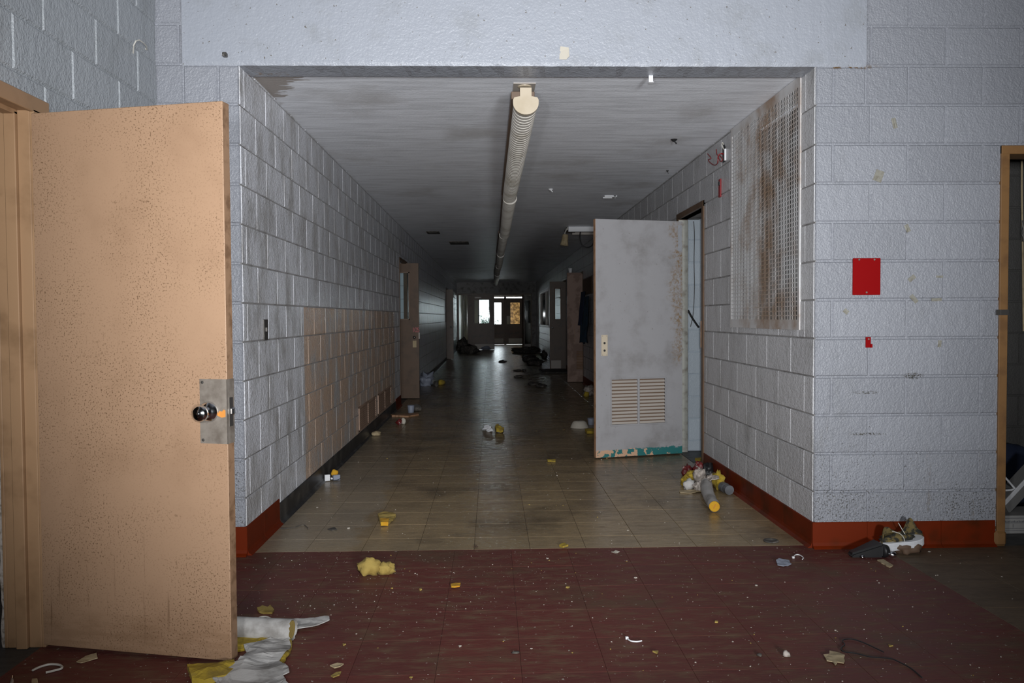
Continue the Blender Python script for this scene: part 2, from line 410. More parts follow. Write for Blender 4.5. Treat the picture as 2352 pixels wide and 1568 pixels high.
# ------------------------------------------------------------------ mesh helpers
class MB:
    def __init__(s):
        s.v, s.f, s.m = [], [], []
        s.mats = []
    def mi(s, m):
        if m is None: return 0
        if m not in s.mats: s.mats.append(m)
        return s.mats.index(m)
    def add(s, vs, fs, m=None):
        k = len(s.v); i = s.mi(m)
        s.v += [tuple(v) for v in vs]
        for f in fs:
            s.f.append([k + j for j in f]); s.m.append(i)
        return s
    def box(s, x0, x1, y0, y1, z0, z1, m=None):
        v = [(x, y, z) for z in (z0, z1) for y in (y0, y1) for x in (x0, x1)]
        return s.add(v, [(0, 2, 3, 1), (4, 5, 7, 6), (0, 1, 5, 4), (2, 6, 7, 3), (0, 4, 6, 2), (1, 3, 7, 5)], m)
    def cbox(s, x0, x1, y0, y1, z0, z1, c, m=None):
        """box with all edges chamfered"""
        b = bmesh.new()
        bmesh.ops.create_cube(b, size=1)
        for q in b.verts:
            q.co = Vector(((x0 + x1) / 2 + q.co.x * (x1 - x0), (y0 + y1) / 2 + q.co.y * (y1 - y0), (z0 + z1) / 2 + q.co.z * (z1 - z0)))
        bmesh.ops.bevel(b, geom=b.edges[:], offset=c, segments=1, affect='EDGES')
        return s.bm(b, m)
    def bm(s, b, m=None):
        b.verts.ensure_lookup_table()
        b.verts.index_update()
        s.add([q.co.copy() for q in b.verts], [[q.index for q in f.verts] for f in b.faces], m)
        b.free()
        return s
    def tube(s, pts, r, n=8, m=None, caps=True):
        pts = [Vector(p) for p in pts]
        rs = r if isinstance(r, (list, tuple)) else [r] * len(pts)
        t0 = (pts[1] - pts[0]).normalized()
        a = t0.orthogonal().normalized()
        vs = []
        for i, p in enumerate(pts):
            t = (pts[min(i + 1, len(pts) - 1)] - pts[max(i - 1, 0)])
            t = t.normalized() if t.length > 1e-9 else t0
            a = (a - t * a.dot(t))
            a = a.normalized() if a.length > 1e-6 else t.orthogonal().normalized()
            b = t.cross(a)
            for k in range(n):
                g = 2 * math.pi * k / n
                vs.append(p + (a * math.cos(g) + b * math.sin(g)) * rs[i])
        fs = []
        for i in range(len(pts) - 1):
            for k in range(n):
                fs.append((i * n + k, i * n + (k + 1) % n, (i + 1) * n + (k + 1) % n, (i + 1) * n + k))
        if caps:
            fs.append(tuple(reversed(range(n)))); fs.append(tuple((len(pts) - 1) * n + k for k in range(n)))
        return s.add(vs, fs, m)
    def lathe(s, prof, org, axis, n=24, m=None):
        """prof: (distance along axis, radius)"""
        ax = Vector(axis).normalized(); a = ax.orthogonal().normalized(); b = ax.cross(a); org = Vector(org)
        vs = [org + ax * d + (a * math.cos(2 * math.pi * k / n) + b * math.sin(2 * math.pi * k / n)) * r for d, r in prof for k in range(n)]
        fs = [(i * n + k, i * n + (k + 1) % n, (i + 1) * n + (k + 1) % n, (i + 1) * n + k) for i in range(len(prof) - 1) for k in range(n)]
        fs += [tuple(reversed(range(n))), tuple((len(prof) - 1) * n + k for k in range(n))]
        return s.add(vs, fs, m)
    def mesh(s, name, mat=None, smooth=False):
        me = bpy.data.meshes.new(name)
        me.from_pydata(s.v, [], s.f)
        if s.mats:
            for q in s.mats: me.materials.append(q)
            me.polygons.foreach_set('material_index', s.m)
        else:
            me.materials.append(mat)
        if smooth:
            me.polygons.foreach_set('use_smooth', [True] * len(me.polygons))
        b = bmesh.new(); b.from_mesh(me); bmesh.ops.recalc_face_normals(b, faces=b.faces[:]); b.to_mesh(me); b.free()
        me.update()
        return me
    def build(s, name, mat=None, parent=None, smooth=False):
        return link(name, s.mesh(name, mat, smooth), parent)

def link(name, me, parent=None, loc=None):
    o = bpy.data.objects.new(name, me)
    COL.objects.link(o)
    if parent is not None: o.parent = parent
    if loc is not None: o.location = loc
    return o
def tag(o, label, cat, group=None, kind=None):
    o['label'] = label; o['category'] = cat
    if group: o['group'] = group
    if kind: o['kind'] = kind
    return o
def empty(name, label, cat, loc=(0, 0, 0), rz=0.0, group=None, kind=None):
    o = bpy.data.objects.new(name, None)
    o.empty_display_size = 0.05
    COL.objects.link(o)
    o.location = loc; o.rotation_euler = (0, 0, rz)
    return tag(o, label, cat, group, kind)

# ------------------------------------------------------------------ masonry
COURSE, BLK = 0.2076, 0.4064
Z0C = 0.0972                    # first bed joint above the floor
_blk = {}
def block_mesh(w, h, mat):
    wide = mat.name in ('paint_front', 'paint_left')
    k = (round(w, 3), round(h, 3), mat.name)
    if k in _blk: return _blk[k]
    g, c, d = (0.0042, 0.0055, 0.006) if wide else (0.0024, 0.0028, 0.0045)
    gz = g if wide else 0.0038
    x0, x1, z0, z1 = g, w - g, gz, h - gz
    v = [(x0, 0.03, z0), (x1, 0.03, z0), (x1, 0.03, z1), (x0, 0.03, z1),
         (x0, d, z0), (x1, d, z0), (x1, d, z1), (x0, d, z1),
         (x0 + c, 0, z0 + c), (x1 - c, 0, z0 + c), (x1 - c, 0, z1 - c), (x0 + c, 0, z1 - c)]
    f = [(4, 5, 9, 8), (5, 6, 10, 9), (6, 7, 11, 10), (7, 4, 8, 11), (8, 9, 10, 11), (0, 1, 5, 4), (1, 2, 6, 5), (2, 3, 7, 6), (3, 0, 4, 7)]
    me = bpy.data.meshes.new('block')
    me.from_pydata(v, [], f)
    me.materials.append(mat)
    me.update()
    _blk[k] = me
    return me
def rect_minus(r, holes):
    out = [r]
    for h in holes:
        nx = []
        for a in out:
            u0, u1, z0, z1 = a
            p, q, s, t = h
            if q <= u0 + 1e-5 or p >= u1 - 1e-5 or t <= z0 + 1e-5 or s >= z1 - 1e-5:
                nx.append(a); continue
            if p > u0: nx.append((u0, p, z0, z1))
            if q < u1: nx.append((q, u1, z0, z1))
            m0, m1 = max(u0, p), min(u1, q)
            if s > z0: nx.append((m0, m1, z0, s))
            if t < z1: nx.append((m0, m1, t, z1))
        out = nx
    return [a for a in out if a[1] - a[0] > 0.02 and a[3] - a[2] > 0.02]
def slab_cells(u0, u1, z0, z1, holes):
    us = sorted({u0, u1, *[min(max(h[i], u0), u1) for h in holes for i in (0, 1)]})
    zs = sorted({z0, z1, *[min(max(h[i], z0), z1) for h in holes for i in (2, 3)]})
    for a, b in zip(us, us[1:]):
        run = None
        for c, d in zip(zs, zs[1:]):
            mu, mz = (a + b) / 2, (c + d) / 2
            if any(h[0] < mu < h[1] and h[2] < mz < h[3] for h in holes):
                if run: yield (a, b, *run)
                run = None
            else:
                run = (run[0] if run else c, d)
        if run: yield (a, b, *run)
def wall(name, loc, rz, u0, u1, z0, z1, mat, label, holes=(), odd=0.0, even=0.2032, thick=0.19, blocks=True, far=None, solid=(), bl=BLK, back=None):
    """masonry wall: local x along the wall, local y into it, viewer at -y. Blocks are parts; far: blocks past this u are joined"""
    mb = MB()
    for a, b, c, d in slab_cells(u0, u1, z0, z1, back or holes):
        mb.box(a, b, 0.0065, thick, c, d)
    w = mb.build(name, M_BEDJOINT if mat in (M_CORL, M_CORR) else mat)
    w.location = loc; w.rotation_euler = (0, 0, rz)
    tag(w, label, 'wall', kind='structure')
    if not blocks: return w
    rest = MB()
    i0 = int(math.floor((z0 - Z0C) / COURSE)) - 1
    for i in range(i0, int((z1 - Z0C) / COURSE) + 1):
        c0, c1 = max(z0, Z0C + i * COURSE), min(z1, Z0C + (i + 1) * COURSE)
        if c1 - c0 < 0.02: continue
        off = odd if i % 2 else even
        k0 = int(math.floor((u0 - off) / bl))
        k = k0
        while off + k * bl < u1:
            a, b = max(u0, off + k * bl), min(u1, off + (k + 1) * bl)
            k += 1
            if b - a < 0.02: continue
            for r in rect_minus((a, b, c0, c1), list(holes) + list(solid)):
                me = block_mesh(r[1] - r[0], r[3] - r[2], mat)
                if far is not None and far(r):
                    rest.add([(q.co.x + r[0], q.co.y, q.co.z + r[2]) for q in me.vertices], [list(p.vertices) for p in me.polygons])
                else:
                    link('block', me, w, (r[0], 0, r[2]))
    if rest.v:
        o = rest.build('far_blocks', mat, w)
        o['kind'] = 'stuff'
    return w

Y0, XL, XR, XW = 4.275, -1.31, 1.737, -1.733
CH, RH, FAR = 2.60, 3.42, 31.0

# front wall (faces the entry room): the opening to the corridor, the plaster beam over it, the doorway to the side room
DW0, DW1, DH = 2.775, 3.62, 2.13
front = wall('wall_front', (0, Y0, 0), 0, XW - 0.02, 5.2, 0, RH, M_FRONT,
             'bluish white painted block wall with an orange base around the corridor mouth',
             holes=[(XL, XR, 0, 2.583), (DW0, DW1, 0, DH)], odd=1.833, even=2.036, thick=0.20,
             solid=[(-1.60, 2.008, 2.583, RH)], back=[(XL - 0.010, XR + 0.010, 0, 2.583), (DW0, DW1, 0, DH)])
beam = MB()
NX = 120
vs = []
for i in range(NX + 1):         # the lower arris of the beam is rough
    x = -1.60 + 3.608 * i / NX
    e = noise.noise((x * 14, 0, 3)) * 0.004 + noise.noise((x * 40, 2, 3)) * 0.003
    inside = XL < x < XR
    e2 = noise.noise((x * 22, 5, 1)) * 0.004
    vs += [(x, -0.002, RH), (x, -0.004 + e2 * 0.4, 2.60), (x, 0.004, 2.583 + e), (x, 0.19, 2.582 + e2), (x, 0.205, 2.62)]
fs = []
for i in range(NX):
    for j in range(4):
        fs.append((i * 5 + j, (i + 1) * 5 + j, (i + 1) * 5 + j + 1, i * 5 + j + 1))
beam.add(vs, fs)
o = beam.build('beam', M_PLASTER, front)

# left wall of the entry room with its doorway
wall('wall_left', (XW, 0, 0), R_(90), -1.0, Y0, 0, RH, M_LEFTW, 'grey block wall above the tan door with a curled wire in it',
     holes=[(2.20, 3.205, 0, 2.075)], odd=3.204, even=3.42, thick=0.125, bl=0.42, far=lambda r: r[1] < 1.6)
# corridor walls
L_OPEN = [(11.57, 12.60, 0, 2.13), (23.5, 24.72, 0, 2.13)]
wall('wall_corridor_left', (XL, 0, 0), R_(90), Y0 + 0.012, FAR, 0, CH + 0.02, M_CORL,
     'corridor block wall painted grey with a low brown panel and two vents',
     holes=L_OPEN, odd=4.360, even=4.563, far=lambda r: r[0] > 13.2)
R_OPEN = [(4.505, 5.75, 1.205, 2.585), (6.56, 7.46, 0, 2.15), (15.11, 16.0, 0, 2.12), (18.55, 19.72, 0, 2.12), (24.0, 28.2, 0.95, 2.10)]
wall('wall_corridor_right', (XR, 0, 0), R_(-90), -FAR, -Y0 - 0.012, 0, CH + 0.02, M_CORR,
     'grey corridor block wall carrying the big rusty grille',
     holes=[(-b, -a, c, d) for a, b, c, d in R_OPEN], odd=-4.41, even=-4.613, far=lambda r: -r[1] > 13.8)

# ceilings
tag(MB().box(XL - 0.25, XR + 0.25, Y0 + 0.19, 37.3, CH, CH + 0.15).build('ceiling_corridor', M_CEIL),
    'streaky grey painted concrete ceiling of the corridor', 'ceiling', kind='structure')
tag(MB().box(-2.0, 5.4, -4.2, Y0 + 0.2, RH - 0.02, RH + 0.12).build('ceiling_entry', M_FRONT),
    'pale ceiling over the entry room', 'ceiling', kind='structure')
# the rest of the entry room, behind the camera
tag(MB().box(-2.0, 5.4, -4.2, -4.05, -0.05, RH + 0.1).build('wall_back', M_FRONT), 'plain pale wall behind the viewpoint', 'wall', kind='structure')
tag(MB().box(5.2, 5.4, -4.2, Y0 + 0.2, -0.05, RH + 0.1).build('wall_right', M_FRONT), 'plain pale wall at the entry room side', 'wall', kind='structure')
tag(MB().box(XW - 0.13, XW, -4.2, -0.99, 0, RH + 0.1).build('wall_left_rear', M_FRONT), 'plain pale wall beside the viewpoint', 'wall', kind='structure')

# ------------------------------------------------------------------ floors
def tile_mesh(w, d, mat, g=0.0009):
    c, t = g * 1.3, 0.0035
    x0, x1, y0, y1 = g, w - g, g, d - g
    v = [(x0, y0, -t), (x1, y0, -t), (x1, y1, -t), (x0, y1, -t), (x0, y0, -c), (x1, y0, -c), (x1, y1, -c), (x0, y1, -c),
         (x0 + c, y0 + c, 0), (x1 - c, y0 + c, 0), (x1 - c, y1 - c, 0), (x0 + c, y1 - c, 0)]
    f = [(8, 9, 10, 11), (4, 5, 9, 8), (5, 6, 10, 9), (6, 7, 11, 10), (7, 4, 8, 11), (0, 1, 5, 4), (1, 2, 6, 5), (2, 3, 7, 6), (3, 0, 4, 7)]
    me = bpy.data.meshes.new('tile'); me.from_pydata(v, [], f); me.materials.append(mat); me.update()
    return me
def floor(name, x0, x1, y0, y1, mat, label, ox, oy, far=None, base=None, pad=0.0, gap=0.0009):
    fl = MB().box(x0 - pad, x1 + pad, y0, y1, -0.10, -0.0032).build(name, base or M_SEAM)
    tag(fl, label, 'floor', kind='structure')
    T = 0.3048
    cache = {}; rest = MB()
    kx = math.floor((x0 - ox) / T); xs = []
    while ox + kx * T < x1:
        a, b = max(x0, ox + kx * T), min(x1, ox + (kx + 1) * T); kx += 1
        if b - a > 0.01: xs.append((a, b))
    ky = math.floor((y0 - oy) / T); ys = []
    while oy + ky * T < y1:
        a, b = max(y0, oy + ky * T), min(y1, oy + (ky + 1) * T); ky += 1
        if b - a > 0.01: ys.append((a, b))
    for c, d in ys:
        for a, b in xs:
            k = (round(b - a, 3), round(d - c, 3))
            if k not in cache: cache[k] = tile_mesh(b - a, d - c, mat, gap)
            dz = random.uniform(-0.0003, 0.0)
            if far and far((a, b, c, d)):
                me = cache[k]
                rest.add([(q.co.x + a, q.co.y + c, q.co.z + dz) for q in me.vertices], [list(p.vertices) for p in me.polygons])
            else:
                t = link('tile', cache[k], fl, (a, c, dz))
                t.rotation_euler = (random.uniform(-1, 1) * 0.0004, random.uniform(-1, 1) * 0.0004, 0)
    if rest.v:
        r = rest.build('far_tiles', mat, fl); r['kind'] = 'stuff'
    return fl
SEAM = 4.33
floor('floor_1', XW - 0.01, 2.105, 1.2, SEAM, M_RED, 'dull dark red tiled entry floor strewn with white paint chips', 0.10, SEAM - 20 * 0.3048, base=M_REDSEAM, gap=0.0005)
floor('floor_2', XL - 0.0, XR + 0.0, SEAM, FAR + 6.2, M_TILE, 'dirty tan tiled corridor floor with dark joints', 0.204, 4.570, far=lambda r: r[2] > 13.0, pad=0.17)
floor('floor_3', 2.105, 5.2, 1.2, Y0, M_TAN2, 'brown tiled floor beyond the red tiles, in front of the side doorway', 2.105, Y0 - 20 * 0.3048)
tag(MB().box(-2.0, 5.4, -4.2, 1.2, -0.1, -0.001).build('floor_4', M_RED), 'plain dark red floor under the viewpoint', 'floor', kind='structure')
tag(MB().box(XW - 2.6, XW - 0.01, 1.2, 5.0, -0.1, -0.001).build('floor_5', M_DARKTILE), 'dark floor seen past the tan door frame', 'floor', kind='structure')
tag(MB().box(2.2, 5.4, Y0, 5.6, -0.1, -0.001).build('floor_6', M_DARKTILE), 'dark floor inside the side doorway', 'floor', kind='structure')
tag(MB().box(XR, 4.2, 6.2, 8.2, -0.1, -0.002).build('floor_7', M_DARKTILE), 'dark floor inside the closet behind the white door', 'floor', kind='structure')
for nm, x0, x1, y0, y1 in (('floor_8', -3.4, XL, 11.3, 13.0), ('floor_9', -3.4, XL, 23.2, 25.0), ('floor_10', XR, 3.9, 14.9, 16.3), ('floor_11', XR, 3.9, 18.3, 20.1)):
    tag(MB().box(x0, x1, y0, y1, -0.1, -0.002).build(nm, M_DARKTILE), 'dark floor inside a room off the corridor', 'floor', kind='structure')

# ------------------------------------------------------------------ rooms behind the doorways (each a closed shell)
def room(name, x0, x1, y0, y1, h, mat, label, open_side):
    t = 0.1
    mb = MB()
    if open_side != 'x0': mb.box(x0 - t, x0, y0 - t, y1 + t, -0.05, h + t)
    if open_side != 'x1': mb.box(x1, x1 + t, y0 - t, y1 + t, -0.05, h + t)
    if open_side != 'y0': mb.box(x0, x1, y0 - t, y0, -0.05, h + t)
    if open_side != 'y1': mb.box(x0, x1, y1, y1 + t, -0.05, h + t)
    mb.box(x0, x1, y0, y1, h, h + t)
    return tag(mb.build(name, mat), label, 'wall', kind='structure')
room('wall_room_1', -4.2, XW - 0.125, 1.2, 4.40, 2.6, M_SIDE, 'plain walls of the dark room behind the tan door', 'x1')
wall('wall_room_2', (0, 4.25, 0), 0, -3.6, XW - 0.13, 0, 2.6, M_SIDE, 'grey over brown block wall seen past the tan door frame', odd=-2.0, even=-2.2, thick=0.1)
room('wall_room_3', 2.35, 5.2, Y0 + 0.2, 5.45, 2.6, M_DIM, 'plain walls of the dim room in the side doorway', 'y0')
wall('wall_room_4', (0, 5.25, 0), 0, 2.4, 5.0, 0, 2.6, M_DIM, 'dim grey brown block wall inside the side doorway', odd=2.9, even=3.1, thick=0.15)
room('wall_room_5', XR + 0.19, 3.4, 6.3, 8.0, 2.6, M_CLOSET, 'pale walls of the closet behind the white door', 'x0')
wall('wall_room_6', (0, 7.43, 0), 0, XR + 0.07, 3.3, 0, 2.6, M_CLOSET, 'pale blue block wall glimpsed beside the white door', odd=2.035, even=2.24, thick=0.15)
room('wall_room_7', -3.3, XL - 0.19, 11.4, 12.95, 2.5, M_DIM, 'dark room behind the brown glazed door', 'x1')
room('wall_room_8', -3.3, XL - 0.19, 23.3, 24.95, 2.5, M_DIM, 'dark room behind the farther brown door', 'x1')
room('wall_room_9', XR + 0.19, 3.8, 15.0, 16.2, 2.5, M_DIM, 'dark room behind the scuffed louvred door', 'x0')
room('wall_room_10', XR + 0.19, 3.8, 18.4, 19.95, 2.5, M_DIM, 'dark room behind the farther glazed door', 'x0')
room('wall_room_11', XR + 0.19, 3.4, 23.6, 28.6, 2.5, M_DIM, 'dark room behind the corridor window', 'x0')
room('wall_duct_shaft', XR + 0.19, XR + 0.9, 4.49, 5.80, 2.7, M_VOID, 'dark shaft behind the rusty grille', 'x0')

# pale jamb facings at the far side of three doorways
for nm, x, y, z1, s, lb in (('trim_jamb_1', XL, 12.60, 2.13, -1, 'pale blue block jamb beside the brown glazed door'),
                            ('trim_jamb_2', XR, 15.99, 2.12, 1, 'pale jamb behind the scuffed louvred door'),
                            ('trim_jamb_3', XR, 19.71, 2.12, 1, 'pale blue jamb beside the farther glazed door')):
    mb = MB()
    for i in range(11):
        a, b = max(0, Z0C + (i - 1) * COURSE), min(z1, Z0C + i * COURSE)
        if b > a: mb.box(min(x, x + s * 0.19), max(x, x + s * 0.19), y - 0.012, y + 0.001, a + 0.003, b - 0.003)
    tag(mb.build(nm, M_CLOSET), lb, 'jamb', kind='structure')
# ------------------------------------------------------------------ baseboards (each length a piece)
def base(name, segs, rz, loc, h, mat, label, lift=0.0):
    """segs: (u0, u1) pieces along local x; local y towards the room is negative; coved foot"""
    root = bpy.data.objects.new(name, None)
    COL.objects.link(root); root.location = loc; root.rotation_euler = (0, 0, rz)
    tag(root, label, 'baseboard', kind='structure')
    for a, b in segs:
        p = [(0.004, 0), (-0.030, 0), (-0.026, 0.004), (-0.012, 0.014), (-0.007, 0.030), (-0.006, h - 0.004), (-0.003, h), (0.004, h)]
        n = len(p)
        v = [(a + 0.0008, y, z + lift) for y, z in p] + [(b - 0.0008, y, z + lift) for y, z in p]
        f = [(i, (i + 1) % n, n + (i + 1) % n, n + i) for i in range(n)] + [tuple(reversed(range(n))), tuple(range(n, 2 * n))]
        MB().add(v, f).build('base_piece', mat, root)
    return root
base('baseboard_front', [(XR - 0.006, 2.03), (2.03, 2.436), (2.436, 2.735)], 0, (0, Y0, 0), 0.14, M_REDBASE, 'orange red base under the block wall beside the worn shoe')
base('baseboard_front_corner', [(XW, -1.5), (-1.5, XL + 0.006)], 0, (0, Y0, 0), 0.155, M_REDBASE, 'short orange red base behind the free edge of the tan door')
base('baseboard_corridor_1', [(Y0, 4.60), (4.60, 4.93)], R_(90), (XL, 0, 0), 0.155, M_REDBASE, 'orange base at the mouth of the corridor with a ragged upper edge')
base('baseboard_corridor_2', [(4.93 + i * 1.2, min(10.96, 4.93 + (i + 1) * 1.2)) for i in range(6) if 4.93 + i * 1.2 < 10.96], R_(90), (XL, 0, 0), 0.125, M_BLACKBASE, 'black rubber base below the brown wall panel')
base('baseboard_corridor_3', [(10.96, 11.57)], R_(90), (XL, 0, 0), 0.15, M_REDBASE, 'dark red base just before the brown glazed door')
base('baseboard_corridor_4', [(12.6 + i * 1.2, min(23.5, 12.6 + (i + 1) * 1.2)) for i in range(10) if 12.6 + i * 1.2 < 23.5], R_(90), (XL, 0, 0), 0.11, M_BLACKBASE, 'black base along the dark far wall')
base('baseboard_corridor_5', [(-4.71, -Y0), (-5.12, -4.71), (-5.53, -5.12), (-5.94, -5.53), (-6.51, -5.94)], R_(-90), (XR, 0, 0), 0.14, M_REDBASE, 'orange red base below the rusty grille')
base('baseboard_corridor_6', [(-7.44 - (i + 1) * 1.28, -7.44 - i * 1.28) for i in range(6)], R_(-90), (XR, 0, 0), 0.14, M_REDBASE, 'dark red base behind the white louvred door')
base('baseboard_corridor_7', [(-18.55, -17.2), (-17.2, -16.0)], R_(-90), (XR, 0, 0), 0.14, M_REDBASE, 'dark red base between the scuffed door and the farther glazed door')

# ------------------------------------------------------------------ door frames
def frame_tan():
    r = empty('trim_door_frame_1', 'tan painted metal frame around the nearest doorway', 'door frame', (XW, 0, 0), kind='structure')
    y1, z1 = 3.205, 2.105
    # jamb profile across the wall thickness: face, two rebates
    def jamb(y_in, sgn, nm):
        mb = MB()
        s = lambda a, b: (min(y_in + sgn * a, y_in + sgn * b), max(y_in + sgn * a, y_in + sgn * b))
        for x0, x1, a, b in ((-0.004, 0.012, 0.0, 0.112), (-0.050, -0.004, 0.0, 0.03), (-0.092, -0.050, -0.016, 0.03), (-0.132, -0.092, 0.0, 0.03), (-0.145, -0.132, 0.0, 0.05)):
            ya, yb = s(a, b)
            mb.cbox(x0, x1, ya, yb, 0.0, 2.055 if a != -0.016 else 2.045, 0.0025)
        mb.build(nm, M_TANFRAME, r)
    jamb(3.10, 1, 'jamb'); jamb(2.26, -1, 'jamb')
    mb = MB()
    mb.cbox(-0.004, 0.012, 2.15, 3.212, 2.045, z1, 0.0025)
    mb.cbox(-0.050, -0.004, 2.2, 3.11, 2.05, 2.075, 0.002)
    mb.cbox(-0.092, -0.050, 2.2, 3.11, 2.034, 2.075, 0.002)
    mb.cbox(-0.145, -0.092, 2.2, 3.11, 2.05, 2.09, 0.002)
    mb.build('head', M_TANFRAME, r)
    # ragged plaster rim behind the frame
    vs, fs = [], []
    N = 90
    for i in range(N + 1):
        z = 2.04 * i / N
        e = 0.010 + 0.007 * noise.noise((z * 9, 1, 0)) + 0.004 * noise.noise((z * 30, 4, 0))
        vs += [(-0.143, 3.105, z), (-0.148 - e, 3.108, z), (-0.148 - e, 3.18, z)]
    for i in range(N):
        for j in range(2): fs.append((i * 3 + j, i * 3 + j + 1, (i + 1) * 3 + j + 1, (i + 1) * 3 + j))
    MB().add(vs, fs).build('plaster_rim', M_PLASTERBIT, r)
    return r
frame_tan()

def frame_simple(name, rz, loc, u0, u1, h, mat, label, wd=0.05, dep=0.16, proud=0.012, cat='door frame'):
    r = empty(name, label, cat, loc, rz, kind='structure')
    for a, b in ((u0 - wd, u0), (u1, u1 + wd)):
        MB().cbox(a, b, -proud, dep, 0, h + wd, 0.003).build('jamb', mat, r)
    MB().cbox(u0 - wd, u1 + wd, -proud - 0.001, dep, h, h + wd, 0.003).build('head', mat, r)
    return r
f2 = frame_simple('trim_door_frame_2', 0, (0, Y0, 0), 2.787, 3.60, 2.118, M_ORANGEFRAME, 'ochre frame of the side doorway beyond the red panel', wd=0.046, dep=0.14)
# drip of paint at the frame foot
MB().cbox(2.728, 2.794, -0.022, 0.06, 0, 0.085, 0.014).build('swollen_foot', M_ORANGEFRAME, f2)
sp = MB(); sp.box(2.722, 2.788, -0.016, -0.0115, 1.255, 1.285); sp.box(2.7445, 2.7475, -0.0185, -0.0155, 1.257, 1.283)
sp.build('strike_plate', M_DARKSTEEL, f2)
f3 = frame_simple('trim_door_frame_3', R_(-90), (XR, 0, 0), -7.395, -6.56, 2.15, M_BROWNDOOR, 'brown frame of the closet doorway behind the white louvred door', wd=0.05, dep=0.08)
MB().cbox(-6.566, -6.556, -0.016, -0.010, 1.0, 1.22, 0.001).build('bare_strike', M_DOORWOOD, f3)
for nm, rz, X, a, b, lb in (('trim_door_frame_4', R_(90), XL, 11.61, 12.56, 'dark frame of the doorway with the brown glazed door'),
                            ('trim_door_frame_5', R_(90), XL, 23.54, 24.68, 'dark frame of the farther brown door'),):
    frame_simple(nm, rz, (X, 0, 0), a, b, 2.09, M_BROWNDOOR, lb, wd=0.04, dep=0.05, proud=0.006)
for nm, a, b, lb in (('trim_door_frame_6', -15.96, -15.15, 'dark frame of the scuffed louvred door'), ('trim_door_frame_7', -19.68, -18.59, 'dark frame of the farther glazed door')):
    frame_simple(nm, R_(-90), (XR, 0, 0), a, b, 2.08, M_BROWNDOOR, lb, wd=0.04, dep=0.05, proud=0.006)

# ------------------------------------------------------------------ the tan door
d = empty('door_1', 'big speckled tan door standing open with a steel lock plate and round knob', 'door', (-1.727, 3.095, 0), math.atan2(-0.179, 0.773), kind='structure')
L = 0.793
b = MB().cbox(0, L, 0, 0.044, 0.012, 2.037, 0.0022)
o = b.build('leaf', M_TANDOOR, d)
MB().box(L - 0.0005, L + 0.0006, 0.002, 0.042, 0.014, 2.035).build('edge_strip', M_TANEDGE, d)
pl = MB(); pl.box(L - 0.108, L + 0.0022, -0.0016, 0.0004, 0.808, 1.042); pl.box(L - 0.001, L + 0.0022, -0.0016, 0.0445, 0.808, 1.042)
lp = pl.build('lock_plate', M_STEEL, d)
sc = MB()
for x, z in ((L - 0.097, 1.030), (L - 0.097, 0.820)): sc.lathe([(0, 0.006), (0.002, 0.005), (0.0025, 0.001)], (x, -0.0012, z), (0, -1, 0), 10)
sc.build('screw', M_DARKSTEEL, lp)
kx, kz = L - 0.073, 0.923
kb = MB().lathe([(0, 0.038), (0.004, 0.0375), (0.010, 0.034), (0.018, 0.024), (0.024, 0.017), (0.032, 0.016), (0.036, 0.022), (0.042, 0.0275),
                 (0.052, 0.030), (0.061, 0.0285), (0.067, 0.022), (0.070, 0.0135), (0.071, 0.012), (0.0705, 0.008), (0.0725, 0.0065), (0.073, 0.002)], (kx, -0.0014, kz), (0, -1, 0), 40)
kb.build('knob', M_CHROME, d, smooth=True)
rs = MB()
pts = [(L - 0.041, kz - 0.012), (L - 0.022, kz - 0.020), (L - 0.006, kz - 0.017), (L - 0.006, kz + 0.006), (L - 0.012, kz + 0.010), (L - 0.020, kz + 0.002), (L - 0.030, kz + 0.004)]
rs.add([(x, -0.0019, z) for x, z in pts], [tuple(range(len(pts)))]); rs.build('rust_patch', M_RUST, lp)
lt = MB(); lt.box(L + 0.0018, L + 0.0034, 0.010, 0.034, 0.870, 0.975); lt.build('latch_face', M_DARKSTEEL, d)
MB().cbox(L + 0.002, L + 0.016, 0.013, 0.031, 0.912, 0.938, 0.004).build('latch_bolt', M_CHROME, d)

# ------------------------------------------------------------------ the white louvred door
ang = math.atan2(0.2, 0.795)
d = empty('door_2', 'stained white door with a double louvre standing open into the corridor', 'door', (0.918, 7.04, 0), ang, kind='structure')
WL, WT = 0.84, 0.044
lx0, lx1, lz0, lz1 = 0.150, 0.668, 0.300, 0.700
lm = (lx0 + lx1) / 2
b = MB()
for a, c, e, g in slab_cells(0, WL, 0.012, 2.115, [(lx0, lx1, lz0, lz1)]):
    b.box(a, c, 0, WT, e, g)
b.build('leaf', M_WHITEDOOR, d)
MB().box(-0.0015, 0.0005, 0.0, WT, 0.012, 2.115).build('bare_edge', M_DOORWOOD, d)
fr = MB()
for a, c, e, g in ((lx0 - 0.012, lx1 + 0.012, lz0 - 0.014, lz0), (lx0 - 0.012, lx1 + 0.012, lz1, lz1 + 0.012), (lx0 - 0.012, lx0, lz0, lz1), (lx1, lx1 + 0.012, lz0, lz1), (lm - 0.010, lm + 0.010, lz0, lz1)):
    fr.cbox(a, c, -0.005, 0.03, e, g, 0.0015)
lf = fr.build('louvre_frame', M_WHITEDOOR, d)
sv = MB()
slat = None
n = 13; pz = (lz1 - lz0) / n
